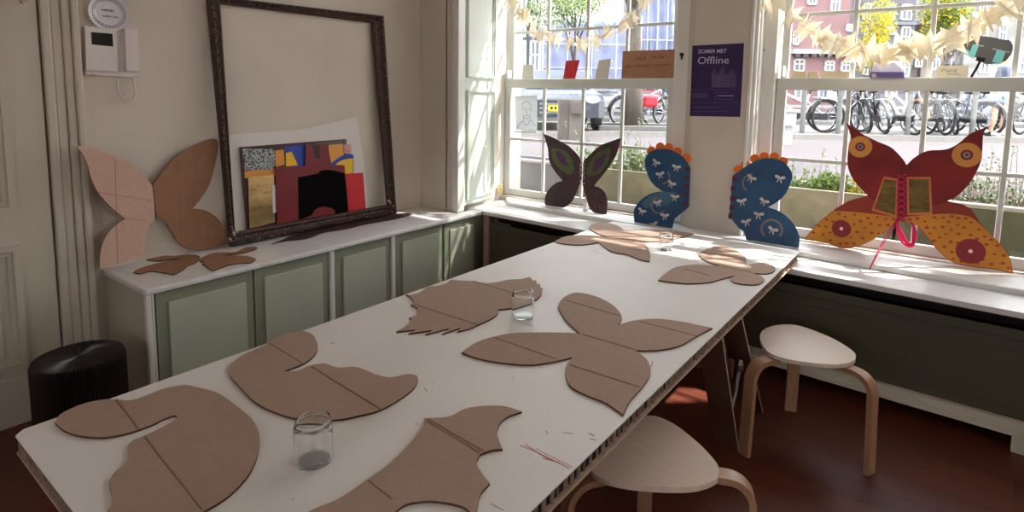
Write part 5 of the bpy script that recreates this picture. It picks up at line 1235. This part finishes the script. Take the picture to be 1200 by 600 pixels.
def garment(name, secs, m_, par):
    """lofted clothing shell: list of (centre a, c, z, radius a, radius c)"""
    b = B(); n = 18; vs = []
    for a, c_, z, ra, rc in secs: vs += [pp0+pv(a+ra*math.cos(2*PI*k/n), c_+rc*math.sin(2*PI*k/n), z) for k in range(n)]
    fs = [(i*n+k, i*n+(k+1) % n, (i+1)*n+(k+1) % n, (i+1)*n+k) for i in range(len(secs)-1) for k in range(n)]
    b.add(vs, fs); o = b.build(name, m_, par, smooth=True); md = o.modifiers.new('s', 'SOLIDIFY'); md.thickness = .012; return o
DEN = mat('pale_denim', (150, 176, 204), .85, noise=(30, .1)); TOPM = mat('dark_top', (58, 66, 86), .85)
garment('shorts', [(0,0,1.02,.165,.12),(0,0,.92,.185,.135),(0,0,.84,.195,.13),(0,0,.80,.20,.125)], DEN, t)
garment('shorts_leg', [(.10,0,.86,.105,.115),(.105,.01,.66,.10,.105)], DEN, t); garment('shorts_leg', [(-.10,0,.86,.105,.115),(-.10,.01,.66,.10,.105)], DEN, t)
garment('top', [(0,0,1.43,.07,.06),(0,0,1.40,.19,.10),(0,0,1.30,.19,.13),(0,0,1.12,.17,.13),(0,0,.98,.185,.135)], TOPM, t)
B().ell(pp0+pv(0,-.02,1.64), (.10, .11, .12), n=14).ell(pp0+pv(0,-.07,1.54), (.07, .05, .11), n=10).build('hair', mat('dark_hair', (54, 40, 32), .8), t, smooth=True)
for s1 in (.11, -.09): B().ell(pp0+pv(s1, .05, .04), (.055, .055, .04), n=10).ell(pp0+pv(s1, .12, .035), (.05, .05, .035), n=10).build('shoe', BWH, t, smooth=True)

# ================================================================== LIGHT
w = bpy.data.worlds.new('sky'); sc.world = w; w.use_nodes = True; N = w.node_tree.nodes; L = w.node_tree.links; bg = N['Background']
tc = N.new('ShaderNodeTexCoord'); sx_ = N.new('ShaderNodeSeparateXYZ'); L.new(tc.outputs['Generated'], sx_.inputs[0])
r = N.new('ShaderNodeValToRGB'); L.new(sx_.outputs[2], r.inputs[0]); r.color_ramp.elements[0].position = 0; r.color_ramp.elements[0].color = (1, .97, .94, 1)
r.color_ramp.elements[1].position = .7; r.color_ramp.elements[1].color = (.86, .92, 1, 1)
L.new(r.outputs[0], bg.inputs[0]); bg.inputs[1].default_value = 2.0
sd = bpy.data.lights.new('sun', 'SUN'); sd.energy = 4.5; sd.angle = math.radians(1.0); sd.color = (1, .95, .86)
so = bpy.data.objects.new('sun', sd); C.objects.link(so)
so.rotation_euler = Vector((-1.2, -1.0, -1.8)).to_track_quat('-Z', 'Y').to_euler(); so.location = (6, 9, 12)
sc.view_settings.view_transform = 'Standard'; sc.view_settings.look = 'None'; sc.view_settings.gamma = 1; sc.view_settings.use_curve_mapping = False
sc.view_settings.exposure = 1.75
sc.cycles.max_bounces = 10; sc.cycles.diffuse_bounces = 6; sc.cycles.transparent_max_bounces = 16
sc.cycles.use_denoising = True
for o in list(sc.objects):
    if '_o' in o: del o['_o']
